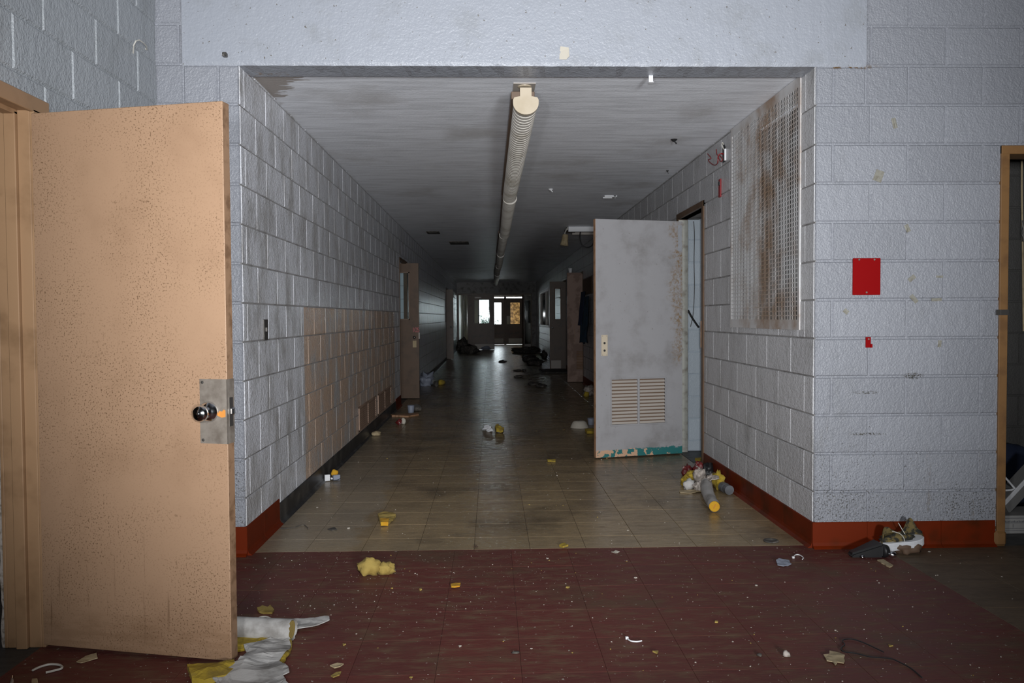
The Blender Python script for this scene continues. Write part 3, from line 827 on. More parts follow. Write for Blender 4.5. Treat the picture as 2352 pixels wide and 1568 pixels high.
for side in ((lx0, lm - 0.010), (lm + 0.010, lx1)):
    for i in range(n):
        z = lz0 + (i + 0.5) * pz
        m = MB()
        w = side[1] - side[0]
        m.add([(0, 0.001, -0.013), (w, 0.001, -0.013), (w, 0.012, 0.0045), (0, 0.012, 0.0045), (0, 0.003, -0.0145), (w, 0.003, -0.0145), (w, 0.014, 0.003), (0, 0.014, 0.003)],
              [(0, 1, 2, 3), (7, 6, 5, 4), (0, 4, 5, 1), (1, 5, 6, 2), (2, 6, 7, 3), (3, 7, 4, 0)])
        if slat is None: slat = m.mesh('slat', M_GREYMETAL)
        link('slat', slat, d, (side[0], 0.0, z))
MB().box(lx0 - 0.004, lx1 + 0.004, 0.019, 0.025, lz0 - 0.004, lz1 + 0.004).build('louvre_back', M_HOUSING, d)
pl = MB().cbox(0.053, 0.112, -0.004, 0.001, 0.912, 1.098, 0.0015); lp = pl.build('lock_plate', M_CREAM, d)
hs = MB()
for z in (0.960, 1.026): hs.lathe([(0, 0.0105), (0.0015, 0.010), (0.0018, 0.006)], (0.082, -0.0035, z), (0, -1, 0), 14)
hs.build('keyhole', M_BLACK, lp)
hs = MB()
for x in (0.063, 0.102):
    for z in (0.921, 1.088): hs.lathe([(0, 0.003), (0.001, 0.002)], (x, -0.0038, z), (0, -1, 0), 8)
hs.build('screw', M_DARKSTEEL, lp)
vs, fs = [], []
for i in range(13):
    z = 1.845 + 0.235 * i / 12
    for j, x in enumerate((0.795, 0.812, 0.832)):
        vs.append((x, -0.003 - 0.006 * abs(noise.noise((x * 60, z * 22, 2))), z))
for i in range(12):
    for j in range(2): fs.append((i * 3 + j, i * 3 + j + 1, (i + 1) * 3 + j + 1, (i + 1) * 3 + j))
MB().add(vs, fs).build('silver_tape', M_FOIL, d)
# hinge-side frame strip next to the leaf
tag(MB().cbox(XR - 0.010, XR + 0.075, 7.355, 7.40, 0.0, 2.14, 0.003).build('trim_hinge_jamb', M_GREYFRAME), 'grey green hinge jamb beside the white louvred door', 'door frame', kind='structure')

# ------------------------------------------------------------------ brown doors down the corridor
def glazed_door(name, label, loc, rz, w, win, h=2.10, mat=M_BROWNDOOR, plate=True, x_text=None):
    """local x from the free edge to the hinge, local -y towards the camera"""
    d = empty(name, label, 'door', loc, rz, kind='structure')
    b = MB()
    for a, c, e, g in slab_cells(0, w, 0.012, h, [win] if win else []):
        b.box(a, c, 0, 0.044, e, g)
    b.build('leaf', mat, d)
    if win:
        s = MB()
        for a, c, e, g in ((win[0], win[1], win[2], win[2] + 0.018), (win[0], win[1], win[3] - 0.018, win[3]), (win[0], win[0] + 0.018, win[2], win[3]), (win[1] - 0.018, win[1], win[2], win[3])):
            s.box(a, c, -0.004, 0.02, e, g)
        s.build('window_bead', M_HOUSING, d)
        MB().box(win[0] + 0.012, win[1] - 0.012, 0.018, 0.022, win[2] + 0.012, win[3] - 0.012).build('pane', M_GLASS, d)
    return d
d3 = empty('door_3', 'brown door with a tall window standing open past the brown wall panel', 'door', (-1.118, 12.46, 0), 0, kind='structure')
b = MB()
for a, c, e, g in slab_cells(-0.92, 0, 0.012, 2.10, [(-0.80, -0.138, 1.225, 1.965)]):
    b.box(a, c, 0, 0.044, e, g)
b.build('leaf', M_BROWNDOOR, d3)
s = MB()
for a, c, e, g in ((-0.80, -0.138, 1.225, 1.243), (-0.80, -0.138, 1.947, 1.965), (-0.156, -0.138, 1.225, 1.965), (-0.80, -0.782, 1.225, 1.965)):
    s.box(a, c, -0.004, 0.02, e, g)
s.build('window_bead', M_HOUSING, d3)
MB().box(-0.79, -0.15, 0.018, 0.022, 1.235, 1.955).build('pane', M_GLASS, d3)
MB().cbox(-0.30, -0.055, -0.003, 0.001, 0.03, 0.215, 0.001).build('kick_plate', M_BROWNDOOR, d3)
lp = MB().cbox(-0.098, -0.040, -0.004, 0.001, 0.80, 0.905, 0.001).build('lock_plate', M_CARD, d3)
MB().lathe([(0, 0.024), (0.006, 0.022), (0.010, 0.012), (0.016, 0.013), (0.022, 0.017), (0.028, 0.012), (0.03, 0.003)], (-0.072, -0.003, 0.955), (0, -1, 0), 16).build('knob', M_DARKSTEEL, d3, smooth=True)
MB().cbox(-0.005, 0.012, -0.004, 0.03, 0.93, 1.03, 0.002).build('strike', M_GREYMETAL, d3)
tx = bpy.data.curves.new('door_number', 'FONT'); tx.body = '105'; tx.size = 0.105; tx.extrude = 0.0006; tx.space_character = 0.72
tx.materials.append(M_MARKER)
tob = link('door_number', tx, d3, (-0.112, -0.0012, 1.035)); tob.rotation_euler = (R_(90), 0, R_(0)); tob['label'] = 'pink handwritten number on the brown door'

d4 = glazed_door('door_4', 'scuffed mauve brown door with a small louvre beside the hanging dark cloth', (1.456, 15.34, 0), 0, 0.9, None, mat=M_GREYBROWN)
sl = MB()
for a, c, e, g in ((0.162, 0.62, 0.235, 0.25), (0.162, 0.62, 0.61, 0.625), (0.162, 0.176, 0.25, 0.61)):
    sl.box(a, c, -0.008, 0.001, e, g)
sl.build('louvre_frame', M_GREYBROWN, d4)
sm = None
for i in range(12):
    m = MB().add([(0, -0.001, -0.011), (0.43, -0.001, -0.011), (0.43, -0.014, 0.004), (0, -0.014, 0.004), (0, -0.001, 0.006), (0.43, -0.001, 0.006)], [(0, 1, 2, 3), (3, 2, 5, 4), (0, 3, 4), (1, 5, 2)])
    if sm is None: sm = m.mesh('slat', M_TANMETAL)
    link('slat', sm, d4, (0.178, 0, 0.268 + i * 0.029))
ou = MB()
for a, c, e, g in ((0.045, 0.14, 0.768, 0.772), (0.045, 0.14, 1.118, 1.122), (0.045, 0.049, 0.77, 1.12), (0.136, 0.14, 0.77, 1.12)): ou.box(a, c, -0.002, 0.001, e, g)
ou.build('lock_outline', M_DOORWOOD, d4)
for nm, x, y in (('paper_cup', 1.50, 15.36),):
    c = MB().lathe([(0, 0.028), (0.002, 0.029), (0.085, 0.040), (0.087, 0.038), (0.004, 0.027)], (x + 0.02, y + 0.005, 2.101), (0.0, 0, 1), 18).build(nm, M_WHITEP, smooth=True)
    tag(c, 'white paper cup balanced on top of the scuffed louvred door', 'cup')

d5 = glazed_door('door_5', 'dark brown door with a tall glass pane, beyond the scuffed louvred door', (1.385, 18.95, 0), 0, 0.9, (0.11, 0.27, 1.19, 1.94), h=2.09, mat=M_DARKDOOR)
MB().cbox(0.03, 0.26, -0.003, 0.001, 0.04, 0.23, 0.001).build('kick_plate', M_GREYMETAL, d5)
MB().lathe([(0, 0.026), (0.02, 0.024), (0.03, 0.01)], (0.06, -0.002, 1.0), (0, -1, 0), 14).build('knob', M_CHROME, d5, smooth=True)
d6 = empty('door_6', 'farther plain brown door with a round knob, near the end of the corridor', 'door', (-1.14, 24.3, 0), 0, kind='structure')
MB().cbox(-0.92, 0, 0, 0.044, 0.012, 2.10, 0.002).build('leaf', M_DARKDOOR, d6)
MB().lathe([(0, 0.03), (0.02, 0.026), (0.04, 0.03), (0.06, 0.01)], (-0.07, -0.002, 0.97), (0, -1, 0), 14).build('knob', M_CHROME, d6, smooth=True)

# ------------------------------------------------------------------ glazed screen at the end of the corridor
end = wall('wall_far', (0, FAR, 0), 0, XL - 0.1, XR + 0.1, 0, CH + 0.02, M_CORR, 'pale wall over the glazed screen at the corridor end',
           holes=[(XL + 0.02, 1.575, 0, 2.175)], thick=0.15, blocks=False)
scr = empty('window_1', 'brown glazed screen with sidelights at the corridor end', 'screen', (0, FAR, 0), kind='structure')
F0, F1, FH = XL + 0.02, 1.575, 2.175
for a, c in ((F0, F0 + 0.05), (-0.90, -0.86), (1.245, 1.295), (F1 - 0.05, F1)):
    MB().cbox(a, c, -0.02, 0.10, 0, FH - 0.05, 0.003).build('post', M_DARKDOOR, scr)
MB().cbox(F0, F1, -0.02, 0.10, FH - 0.06, FH, 0.003).build('head', M_DARKDOOR, scr)
MB().cbox(-1.08, -1.05, -0.01, 0.08, 0.30, FH - 0.06, 0.003).build('mullion', M_DARKDOOR, scr)
for a, c in ((F0 + 0.05, -0.90), (1.295, F1 - 0.05)):
    MB().cbox(a, c, -0.01, 0.08, 0.0, 0.22, 0.003).build('sill_panel', M_GREYMETAL, scr)
    MB().box(a, c, 0.03, 0.036, 0.22, FH - 0.06).build('pane', M_GLASS, scr)
dl = empty('door_7', 'brown door with a square window closed in the glazed screen at the corridor end', 'door', (-0.86, FAR, 0), kind='structure')
b = MB()
for a, c, e, g in slab_cells(0, 0.985, 0.012, 2.112, [(0.222, 0.808, 1.03, 1.92)]): b.box(a, c, 0.01, 0.054, e, g)
b.build('leaf', M_DARKDOOR, dl)
MB().box(0.222, 0.808, 0.03, 0.034, 1.03, 1.92).build('pane', M_GLASS, dl)
MB().cbox(0.222, 0.96, 0.006, 0.012, 0.015, 0.225, 0.001).build('kick_plate', M_GREYMETAL, dl)
MB().cbox(0.23, 0.48, 0.004, 0.012, 1.99, 2.045, 0.003).build('closer', M_DARKSTEEL, dl)
dr = empty('door_8', 'brown glazed door swung back beside the sidelight at the corridor end', 'door', (1.235, FAR + 0.06, 0), R_(68), kind='structure')
b = MB()
for a, c, e, g in slab_cells(0, 0.985, 0.012, 2.112, [(0.20, 0.80, 1.03, 1.92)]): b.box(a, c, 0, 0.044, e, g)
b.build('leaf', M_DARKDOOR, dr)
MB().box(0.20, 0.80, 0.02, 0.024, 1.03, 1.92).build('pane', M_GLASS, dr)
# vestibule and outer screen
OUT = 37.0
mb = MB()
mb.box(XL - 0.15, XL - 0.03, FAR + 0.1, OUT + 0.1, -0.05, CH + 0.1); mb.box(XR + 0.03, XR + 0.15, FAR + 0.1, OUT + 0.1, -0.05, CH + 0.1)
tag(mb.build('wall_vestibule', M_CREAMWALL), 'pale vestibule walls behind the glazed screen', 'wall', kind='structure')
tag(MB().box(XL - 0.1, XR + 0.1, OUT, OUT + 0.15, 2.20, CH + 0.1).build('wall_outer', M_CREAMWALL), 'pale wall over the outer doors', 'wall', kind='structure')
osn = empty('window_2', 'outer glazed screen seen through the gap beside the closed door', 'screen', (0, OUT, 0), kind='structure')
for a, c in ((-0.60, -0.54), (-0.10, -0.04), (0.60, 0.70), (1.52, 1.60)):
    MB().cbox(a, c, -0.03, 0.10, 0, 2.20, 0.003).build('post', M_DARKDOOR, osn)
MB().cbox(-0.60, 1.60, -0.03, 0.10, 2.19, 2.21, 0.003).build('head', M_DARKDOOR, osn)
MB().cbox(-0.60, 1.60, -0.03, 0.10, 2.09, 2.135, 0.003).build('transom', M_DARKDOOR, osn)
MB().cbox(-0.54, -0.10, -0.02, 0.08, 0, 0.30, 0.003).build('sill_panel', M_GREYMETAL, osn)
MB().box(-0.54, -0.10, 0.03, 0.036, 0.30, 2.10).build('pane', M_GLASS, osn)
tag(MB().box(XL - 0.15, -0.60, OUT, OUT + 0.15, -0.05, 2.25).build('wall_outer_1', M_CREAMWALL), 'pale wall beside the outer glazing', 'wall', kind='structure')
tag(MB().box(1.60, XR + 0.15, OUT, OUT + 0.15, -0.05, 2.25).build('wall_outer_2', M_CREAMWALL), 'pale wall beyond the amber window', 'wall', kind='structure')
for nm, x0, win, gm, lb in (('door_9', -0.04, (0.16, 0.505, 0.94, 1.925), M_GLASS, 'outer brown door with the dazzling narrow window'),
                            ('door_10', 0.70, (0.19, 0.62, 0.94, 1.925), M_AMBER, 'outer brown door with the amber window and a paper notice')):
    dd = empty(nm, lb, 'door', (x0, OUT, 0), kind='structure')
    b = MB()
    for a, c, e, g in slab_cells(0, 0.64 if nm == 'door_9' else 0.82, 0.004 if nm == 'door_9' else 0.008, 2.09, [win]): b.box(a, c, 0.0, 0.044, e, g)
    b.build('leaf', M_DARKDOOR, dd)
    MB().box(win[0], win[1], 0.02, 0.024, win[2], win[3]).build('pane', gm, dd)
    MB().cbox(0.10, 0.60 if nm == 'door_9' else 0.80, -0.004, 0.002, 0.07, 0.28, 0.001).build('kick_plate', M_GREYMETAL, dd)
    if nm == 'door_10':
        MB().box(0.015, 0.165, -0.003, 0.0, 0.93, 1.31).build('notice', M_PAPER, dd)
tag(MB().box(-9, 9, OUT + 0.1, 60, -0.12, -0.02).build('ground_outside', M_PAVE), 'pale pavement outside the far doors', 'ground', kind='structure')
# shrub outside
sh = empty('shrub', 'dark leafy shrub outside, seen through the square window of the closed end door', 'shrub', (-0.22, OUT + 1.6, -0.02))
rr = random.Random(3)
lv = MB(); st = MB()
for i in range(26):
    a = rr.uniform(0, 6.28); t = Vector((math.cos(a) * rr.uniform(0.1, 0.6), math.sin(a) * 0.4, rr.uniform(0.9, 1.65)))
    st.tube([(0, 0, 0), t * 0.5 + Vector((0, 0, 0.1)), t], [0.012, 0.008, 0.004], 5)
    for j in range(34):
        c = t * rr.uniform(0.45, 1.08) + Vector((rr.gauss(0, 0.07), rr.gauss(0, 0.07), rr.gauss(0, 0.07)))
        q = Vector((rr.gauss(0, 1), rr.gauss(0, 1), rr.gauss(0, 1))).normalized(); w = q.orthogonal().normalized()
        s_ = rr.uniform(0.03, 0.075)
        lv.add([c - q * s_, c + w * s_ * 0.4, c + q * s_, c - w * s_ * 0.4], [(0, 1, 2, 3)])
st.build('stem', M_LEAF, sh); o = lv.build('foliage', M_LEAF, sh); o['kind'] = 'stuff'

# corridor window far along
w3 = empty('window_3', 'long glazed window in the dark wall before the corridor end', 'window', (XR, 0, 0), R_(-90), kind='structure')
for a, c, e, g in ((-28.2, -24.0, 0.95, 1.0), (-28.2, -24.0, 2.05, 2.10), (-28.2, -28.12, 1.0, 2.05), (-24.08, -24.0, 1.0, 2.05), (-25.5, -25.42, 1.0, 2.05)):
    MB().cbox(a, c, -0.015, 0.12, e, g, 0.004).build('frame', M_GREYMETAL, w3)
MB().box(-28.12, -24.08, 0.03, 0.036, 1.0, 2.05).build('pane', M_GLASS, w3)
# ------------------------------------------------------------------ grille
g = empty('wall_grille', 'big rusty square-mesh grille in the corridor wall near its mouth', 'grille', (XR, 0, 0), R_(-90))
GU0, GU1, GZ0, GZ1 = -5.775, -4.475, 1.178, 2.596
b = MB()
fw = 0.042
for a, c, e, q in ((GU0 + 0.03, GU1 - 0.03, GZ0, GZ0 + 0.055), (GU0 + 0.03, GU1 - 0.03, GZ1 - 0.055, GZ1), (GU0, GU0 + 0.03, GZ0, GZ1), (GU1 - 0.03, GU1, GZ0, GZ1)):
    b.box(a, c, -0.0062, 0.004, e, q)
b.build('frame', M_GRILLE, g)
b = MB()
u0, u1, z0, z1 = GU0 + 0.03, GU1 - 0.03, GZ0 + 0.055, GZ1 - 0.055
nu = round((u1 - u0) / 0.0252); nz = round((z1 - z0) / 0.0265)
for i in range(nu + 1):
    u = u0 + (u1 - u0) * i / nu
    b.box(u - 0.0035, u + 0.0035, -0.0055, -0.0035, z0, z1)
for i in range(nz + 1):
    z = z0 + (z1 - z0) * i / nz
    b.box(u0, u1, -0.0058, -0.0032, z - 0.0031, z + 0.0031)
o = b.build('mesh_bars', M_GRILLE, g); o['kind'] = 'stuff'

# ------------------------------------------------------------------ ribbed strip lights
SECT = 3.62
def strip_section(first):
    """one length along +y, origin at its near end on the axis; hangs 0.10-0.20 under the ceiling"""
    p = []
    R = 0.069
    def prof(s):
        q = []
        for k in range(19):
            a = math.pi * k / 18
            q.append((-R * s * math.cos(a), -0.060 * s * math.sin(a) - 0.037))
        q = [(-R * s * 0.86, -0.004), (-R * s * 0.97, -0.016)] + q + [(R * s * 0.97, -0.016), (R * s * 0.86, -0.004)]
        return q
    pitch = 0.066
    ys = []
    n = int(SECT / pitch)
    for i in range(n):
        y = 0.01 + i * pitch
        ys += [(y, 0.93), (y + 0.004, 0.84), (y + 0.015, 0.84), (y + 0.019, 0.965), (y + 0.038, 1.0), (y + 0.059, 0.98)]
    vs, fs = [], []
    m = len(prof(1))
    for y, s in ys:
        vs += [(x, y, z) for x, z in prof(s)]
    for i in range(len(ys) - 1):
        for k in range(m - 1):
            fs.append((i * m + k, i * m + k + 1, (i + 1) * m + k + 1, (i + 1) * m + k))
    return MB().add(vs, fs).mesh('ribbed_diffuser', M_RIB), MB().cbox(-0.082, 0.05, 0.0, SECT - 0.01, -0.012, 0.03, 0.003).mesh('housing', M_HOUSING)
dm, hm = strip_section(True)
def cap_profile(t0, t1, s):
    pts = []
    R = 0.072
    for k in range(25):
        a = math.pi * k / 24
        pts.append((-R * math.cos(a) * s, -0.064 * math.sin(a) * s - 0.037))
    pts = [(-0.036, 0.0), (-R * s * 0.90, -0.006), (-R * s * 1.0, -0.020)] + pts + [(R * s, -0.020), (R * s * 0.90, -0.006), (0.036, 0.0)]
    n = len(pts)
    v = [(x, t0, z) for x, z in pts] + [(x, t1, z) for x, z in pts]
    f = [tuple(range(n)), tuple(reversed(range(n, 2 * n)))] + [(i, n + i, n + (i + 1) % n, (i + 1) % n) for i in range(n)]
    return MB().add(v, f)
ring = cap_profile(0, 0.02, 1.0).mesh('joint_ring', M_RIB)
br = MB().box(-0.012, 0.012, 0, 0.03, 0.028, 0.105).mesh('hanger', M_HOUSING)
names = ['first', 'second', 'third', 'fourth', 'fifth', 'sixth', 'seventh']
for i in range(7):
    r = empty('strip_light', ('ribbed cream strip light nearest the corridor mouth, with a flat end cap' if i == 0 else
              f'{names[i]} ribbed strip light in the ceiling row, counting from the corridor mouth'), 'ceiling light',
              (0.203 - 0.004 * i, 4.555 + i * SECT, 2.4975), 0, 'ribbed strip lights along the ceiling')
    r.rotation_euler = (R_([0.1, -0.12, 0.1, -0.1, 0.12, -0.1, 0][i]), R_([0, 2, -2, 2, 0, -2, 1][i]), R_([0.15, -0.12, 0.1, -0.15, 0.1, 0, 0][i]))
    link('ribbed_diffuser', dm, r); link('housing', hm, r)
    for y in (0.35, SECT - 0.35): link('hanger', br, r, (0, y, 0))
    if i == 0:
        cap_profile(-0.012, 0.012, 1.0).build('end_cap', M_CREAM, r)
        MB().cbox(-0.033, 0.033, -0.010, 0.008, -0.004, 0.050, 0.002).build('bracket', M_CREAM, r)
        MB().cbox(-0.028, 0.028, 0.0, 0.26, 0.032, 0.047, 0.003).build('bracket_arm', M_CREAM, r)
        MB().cbox(-0.02, 0.02, 0.20, 0.25, 0.045, 0.099, 0.002).build('stem', M_CREAM, r)
        MB().box(-0.066, 0.062, 0.085, 0.33, 0.0985, 0.1022).build('ceiling_plate', M_GREYMETAL, r)
        MB().lathe([(0, 0.040), (0.004, 0.039), (0.006, 0.03)], (0.0, 0.145, 0.0985), (0, 0, -1), 20).build('knockout_cover', M_CREAM, r)
    else:
        link('joint_ring', ring, r, (0, -0.012, 0))

# ------------------------------------------------------------------ wall fittings
def on_front(px, py): return onY(px, py, Y0)
a, c = on_front(1958, 593), on_front(2021, 677)
r = empty('red_plaque', 'red enamelled blank plate screwed to the block wall', 'plate', ((a.x + c.x) / 2, Y0, (a.z + c.z) / 2))
w, h = (c.x - a.x) / 2, (a.z - c.z) / 2
MB().cbox(-w, w, -0.007, 0.0005, -h, h, 0.002).build('plate', M_BRIGHTRED, r)
for x, z in ((-w * 0.55, h * 0.92), (w * 0.55, h * 0.92), (0, -h * 0.86)):
    MB().lathe([(0, 0.0055), (0.002, 0.004)], (x, -0.007, z), (0, -1, 0), 10).build('screw', M_STEEL, r)
a = on_front(1994, 786)
r = empty('red_bracket', 'small red metal bracket under the red plate', 'bracket', (a.x, Y0, a.z))
b = MB(); b.cbox(-0.015, 0.012, -0.006, 0.0005, -0.028, 0.028, 0.001); b.cbox(0.008, 0.019, -0.012, 0.0, -0.028, -0.008, 0.001)
b.build('plate', M_BRIGHTRED, r)
MB().lathe([(0, 0.005), (0.002, 0.004)], (0, -0.006, 0.018), (0, -1, 0), 10).build('screw', M_STEEL, r)
# tape scraps on the front wall: pixel outline centre, half size (px), tilt
scraps = [((2018, 404), (10, 13), 20, 'bent yellowed tape scrap above the red plate'),
          ((2084, 524), (5, 9), -25, 'slim tape scrap high between the red plate and the ochre frame'),
          ((2094, 639), (9, 5), -38, 'tilted tape scrap level with the red plate'),
          ((2099, 686), (11, 5), 48, 'darker torn tape scrap lying askew below the red plate level'),
          ((2151, 688), (12, 3.5), -2, 'long flat tape scrap nearest the ochre frame'),
          ((2158, 635), (8, 2.5), 0, 'thin faded tape scrap near the ochre frame, above the long one'),
          ((1943, 715), (6, 5), 40, 'crumpled tape scrap near the corridor corner below the red plate'),
          ((2158, 789), (4, 8), 5, 'upright tape scrap lowest on the wall beside the ochre frame'),
          ((2054, 283), (5, 12), -15, 'faint tape scrap highest on the block wall')]
for (c, s, t, lb) in scraps:
    p = on_front(*c); k = 4.275 / FPX
    w, h = s[0] * k, s[1] * k
    vs, fs = [], []
    n = 5
    for i in range(n):
        for j in range(3):
            u, q = (i / (n - 1) * 2 - 1) * w, (j - 1) * h
            z = -0.0016 - 0.0025 * abs(noise.noise((u * 80 + c[0], q * 80, 1)))
            vs.append((u + noise.noise((i, j, c[0])) * w * 0.12, z, q + noise.noise((j, i, c[1])) * h * 0.15))
    for i in range(n - 1):
        for j in range(2): fs.append((i * 3 + j, (i + 1) * 3 + j, (i + 1) * 3 + j + 1, i * 3 + j + 1))
    vs += [(x, 0.0005, z) for x, y, z in vs]; m = n * 3
    fs += [tuple(m + q for q in reversed(f)) for f in fs]
    rim = [i * 3 for i in range(n)] + [(n - 1) * 3 + 1] + [i * 3 + 2 for i in reversed(range(n))] + [1]
    fs += [(rim[i], rim[(i + 1) % len(rim)], m + rim[(i + 1) % len(rim)], m + rim[i]) for i in range(len(rim))]
    o = MB().add(vs, fs).build('tape_scrap', M_TAPE)
    o.location = p; o.rotation_euler = (0, R_(t), 0)
    tag(o, lb, 'tape', 'tape scraps on the block wall')
# header odds and ends
p = on_front(1295, 122)
o = MB().add([(-0.024, -0.006, -0.034), (0.012, -0.010, -0.036), (0.028, -0.014, -0.020), (0.026, -0.010, 0.026), (-0.018, -0.006, 0.034), (-0.022, -0.003, 0.004)] +
             [(-0.024, 0.002, -0.034), (0.012, 0.002, -0.036), (0.028, 0.002, -0.020), (0.026, 0.002, 0.026), (-0.018, 0.002, 0.034), (-0.022, 0.002, 0.004)],
             [(0, 1, 2, 3, 4, 5), (11, 10, 9, 8, 7, 6)] + [(i, 6 + i, 6 + (i + 1) % 6, (i + 1) % 6) for i in range(6)]).build('paper_tab', M_PAPER)
o.location = p; tag(o, 'torn cream paper tab stuck on the plaster beam', 'paper')
p = on_front(519, 129)
b = MB().cbox(-0.011, 0.011, -0.030, 0.001, -0.009, 0.013, 0.003); b.tube([(0, -0.006, 0), (0, -0.045, -0.008)], 0.006, 8)
o = b.build('wall_anchor', M_DARKSTEEL); o.location = p; tag(o, 'grey bolt stub in the wall at the beam end above the tan door', 'bolt')
p = onZ(1505, 158, 2.583)
b = MB(); b.cbox(-0.012, 0.012, -0.004, 0.0, -0.045, 0.006, 0.001); b.cbox(-0.012, 0.012, -0.03, 0.0, -0.047, -0.043, 0.001)
o = b.build('metal_clip', M_WHITEP); o.location = (p.x, 4.44, 2.585); tag(o, 'small white metal clip under the beam edge', 'clip')
# black anchors and a white bracket left on the ceiling
for c, m, lb, nm, s in (((1548, 320), M_BLACK, 'small black anchor in the ceiling near the grille', 'ceiling_anchor', 0.022), ((1533, 391), M_BLACK, 'tiny black plug in the ceiling near the grille end', 'ceiling_anchor', 0.010),
                     ((1265, 434), M_WHITEP, 'small white plate on the ceiling beside the strip lights', 'ceiling_bracket', 0.022)):
    p = onZ(*c, CH)
    b = MB().lathe([(0, s * 1.2), (0.006, s), (0.016, s * 0.5)], (0, 0, 0), (0, 0, -1), 8); b.tube([(0, 0, -0.01), (s, s * 0.5, -0.03)], s * 0.22, 6)
    o = b.build(nm, m); o.location = p; tag(o, lb, 'anchor')
p = onZ(1400, 452, CH)
b = MB()
b.cbox(-0.07, 0.07, -0.10, -0.06, -0.012, 0, 0.002); b.cbox(-0.07, 0.07, 0.02, 0.06, -0.012, 0, 0.002); b.cbox(0.03, 0.06, -0.10, 0.06, -0.014, 0, 0.002)
o = b.build('ceiling_bracket', M_WHITEP); o.location = p; tag(o, 'white metal bracket left on the ceiling above the white door', 'bracket')
for c, w, d_, lb in (((995, 533), 0.10, 0.16, 'dark ceiling plate nearer the corridor mouth'), ((1055, 557), 0.17, 0.26, 'larger dark ceiling plate just beyond the first')):
    p = onZ(*c, CH)
    b = MB().cbox(-w, w, -d_, d_, -0.014, 0, 0.006); b.cbox(-w * 0.6, w * 0.6, -d_ * 0.6, d_ * 0.6, -0.02, -0.01, 0.004)
    o = b.build('ceiling_cover', M_DEBRIS); o.location = p; tag(o, lb, 'ceiling plate', 'dark plates on the corridor ceiling')
# curled wire on the left wall
pts = [onX(px, py, XW + dx) for px, py, dx in ((306, 122, 0.0), (307, 104, 0.02), (312, 94, 0.035), (320, 92, 0.04), (329, 98, 0.04), (336, 106, 0.03), (338, 114, 0.01), (334, 112, 0.0))]
o = MB().tube(pts, 0.0035, 6).build('curled_wire', M_WIRE); tag(o, 'curled stiff wire sticking out of the upper block wall', 'wire')
# switch plate on the corridor wall
p = onX(608.5, 757, XL)
r = empty('switch_plate', 'narrow dark switch plate on the grey corridor wall', 'switch', (XL, p.y, p.z), R_(90))
MB().cbox(-0.037, 0.037, -0.008, 0.001, -0.060, 0.060, 0.002).build('plate', M_DARKSTEEL, r)
MB().cbox(-0.006, 0.006, -0.016, -0.006, -0.012, 0.014, 0.002).build('toggle', M_DARKSTEEL, r)
# vents low in the brown panel
def vent(y0, y1, label):
    r = empty('wall_vent', label, 'vent', (XL, 0, 0), R_(90), 'louvred vents in the brown wall panel')
    z0, z1 = 0.135, 0.385
    MB().box(y0 + 0.004, y1 - 0.004, -0.0015, 0.0005, z0 + 0.004, z1 - 0.004).build('back_panel', M_VENT, r)
    b = MB()
    for a, c, e, q in ((y0, y1, z0, z0 + 0.02), (y0, y1, z1 - 0.02, z1), (y0, y0 + 0.025, z0, z1), (y1 - 0.025, y1, z0, z1), ((y0 + y1) / 2 - 0.012, (y0 + y1) / 2 + 0.012, z0, z1)):
        b.cbox(a, c, -0.009, 0.001, e, q, 0.002)
    b.build('frame', M_VENT, r)
    me = MB().add([(0, -0.002, -0.007), (y1 - y0 - 0.05, -0.002, -0.007), (y1 - y0 - 0.05, -0.009, 0.003), (0, -0.009, 0.003), (0, -0.002, 0.005), (y1 - y0 - 0.05, -0.002, 0.005)],
                  [(0, 1, 2, 3), (3, 2, 5, 4)]).mesh('slat', M_VENT)
    for i in range(10): link('slat', me, r, (y0 + 0.025, 0, z0 + 0.03 + i * 0.021))
vent(7.925, 9.085, 'louvred brown vent nearest the corridor mouth'); vent(9.26, 10.44, 'second louvred brown vent, nearer the glazed brown door')
# pulled-out alarm wires
p = onX(1664, 355, XR)
r = empty('wiring_box', 'open wall box trailing red wires beside the grille', 'wiring', (XR, p.y, p.z), R_(-90))
b = MB(); b.cbox(-0.03, 0.03, -0.006, 0.004, -0.055, 0.055, 0.002); b.build('box', M_BLACK, r)
MB().cbox(0.028, 0.042, -0.012, 0.002, -0.05, 0.035, 0.001).build('box_flange', M_WHITEP, r)
def wire_px(pts, dep):
    out = []
    for (px, py), d_ in zip(pts, dep):
        q = onX(px, py, XR - d_)
        out.append(Vector((-q.y, q.x - XR, q.z)) - Vector((-p.y, 0, p.z)))
    return out
def smooth(pts, k=5):
    pts = [Vector(q) for q in pts]; out = []
    for i in range(len(pts) - 1):
        p0, p1, p2, p3 = pts[max(i - 1, 0)], pts[i], pts[i + 1], pts[min(i + 2, len(pts) - 1)]
        for j in range(k):
            t = j / k
            out.append(0.5 * ((2 * p1) + (p2 - p0) * t + (2 * p0 - 5 * p1 + 4 * p2 - p3) * t * t + (3 * p1 - p0 - 3 * p2 + p3) * t ** 3))
    return out + [pts[-1]]
w1 = [(1664, 354), (1657, 352), (1650, 357), (1649, 368), (1648, 375), (1641, 379), (1632, 374), (1627, 367), (1633, 363), (1625, 353)]
MB().tube(smooth(wire_px(w1, [0.0, 0.03, 0.05, 0.055, 0.05, 0.045, 0.04, 0.035, 0.03, 0.02])), 0.004, 6).build('red_wire', M_REDWIRE, r)
w2 = [(1663, 356), (1655, 353), (1650, 359), (1653, 368), (1657, 371), (1659, 365), (1654, 358), (1647, 355), (1645, 343)]
MB().tube(smooth(wire_px(w2, [0.0, 0.02, 0.035, 0.04, 0.04, 0.04, 0.035, 0.03, 0.02])), 0.0036, 6).build('red_wire', M_REDWIRE, r)
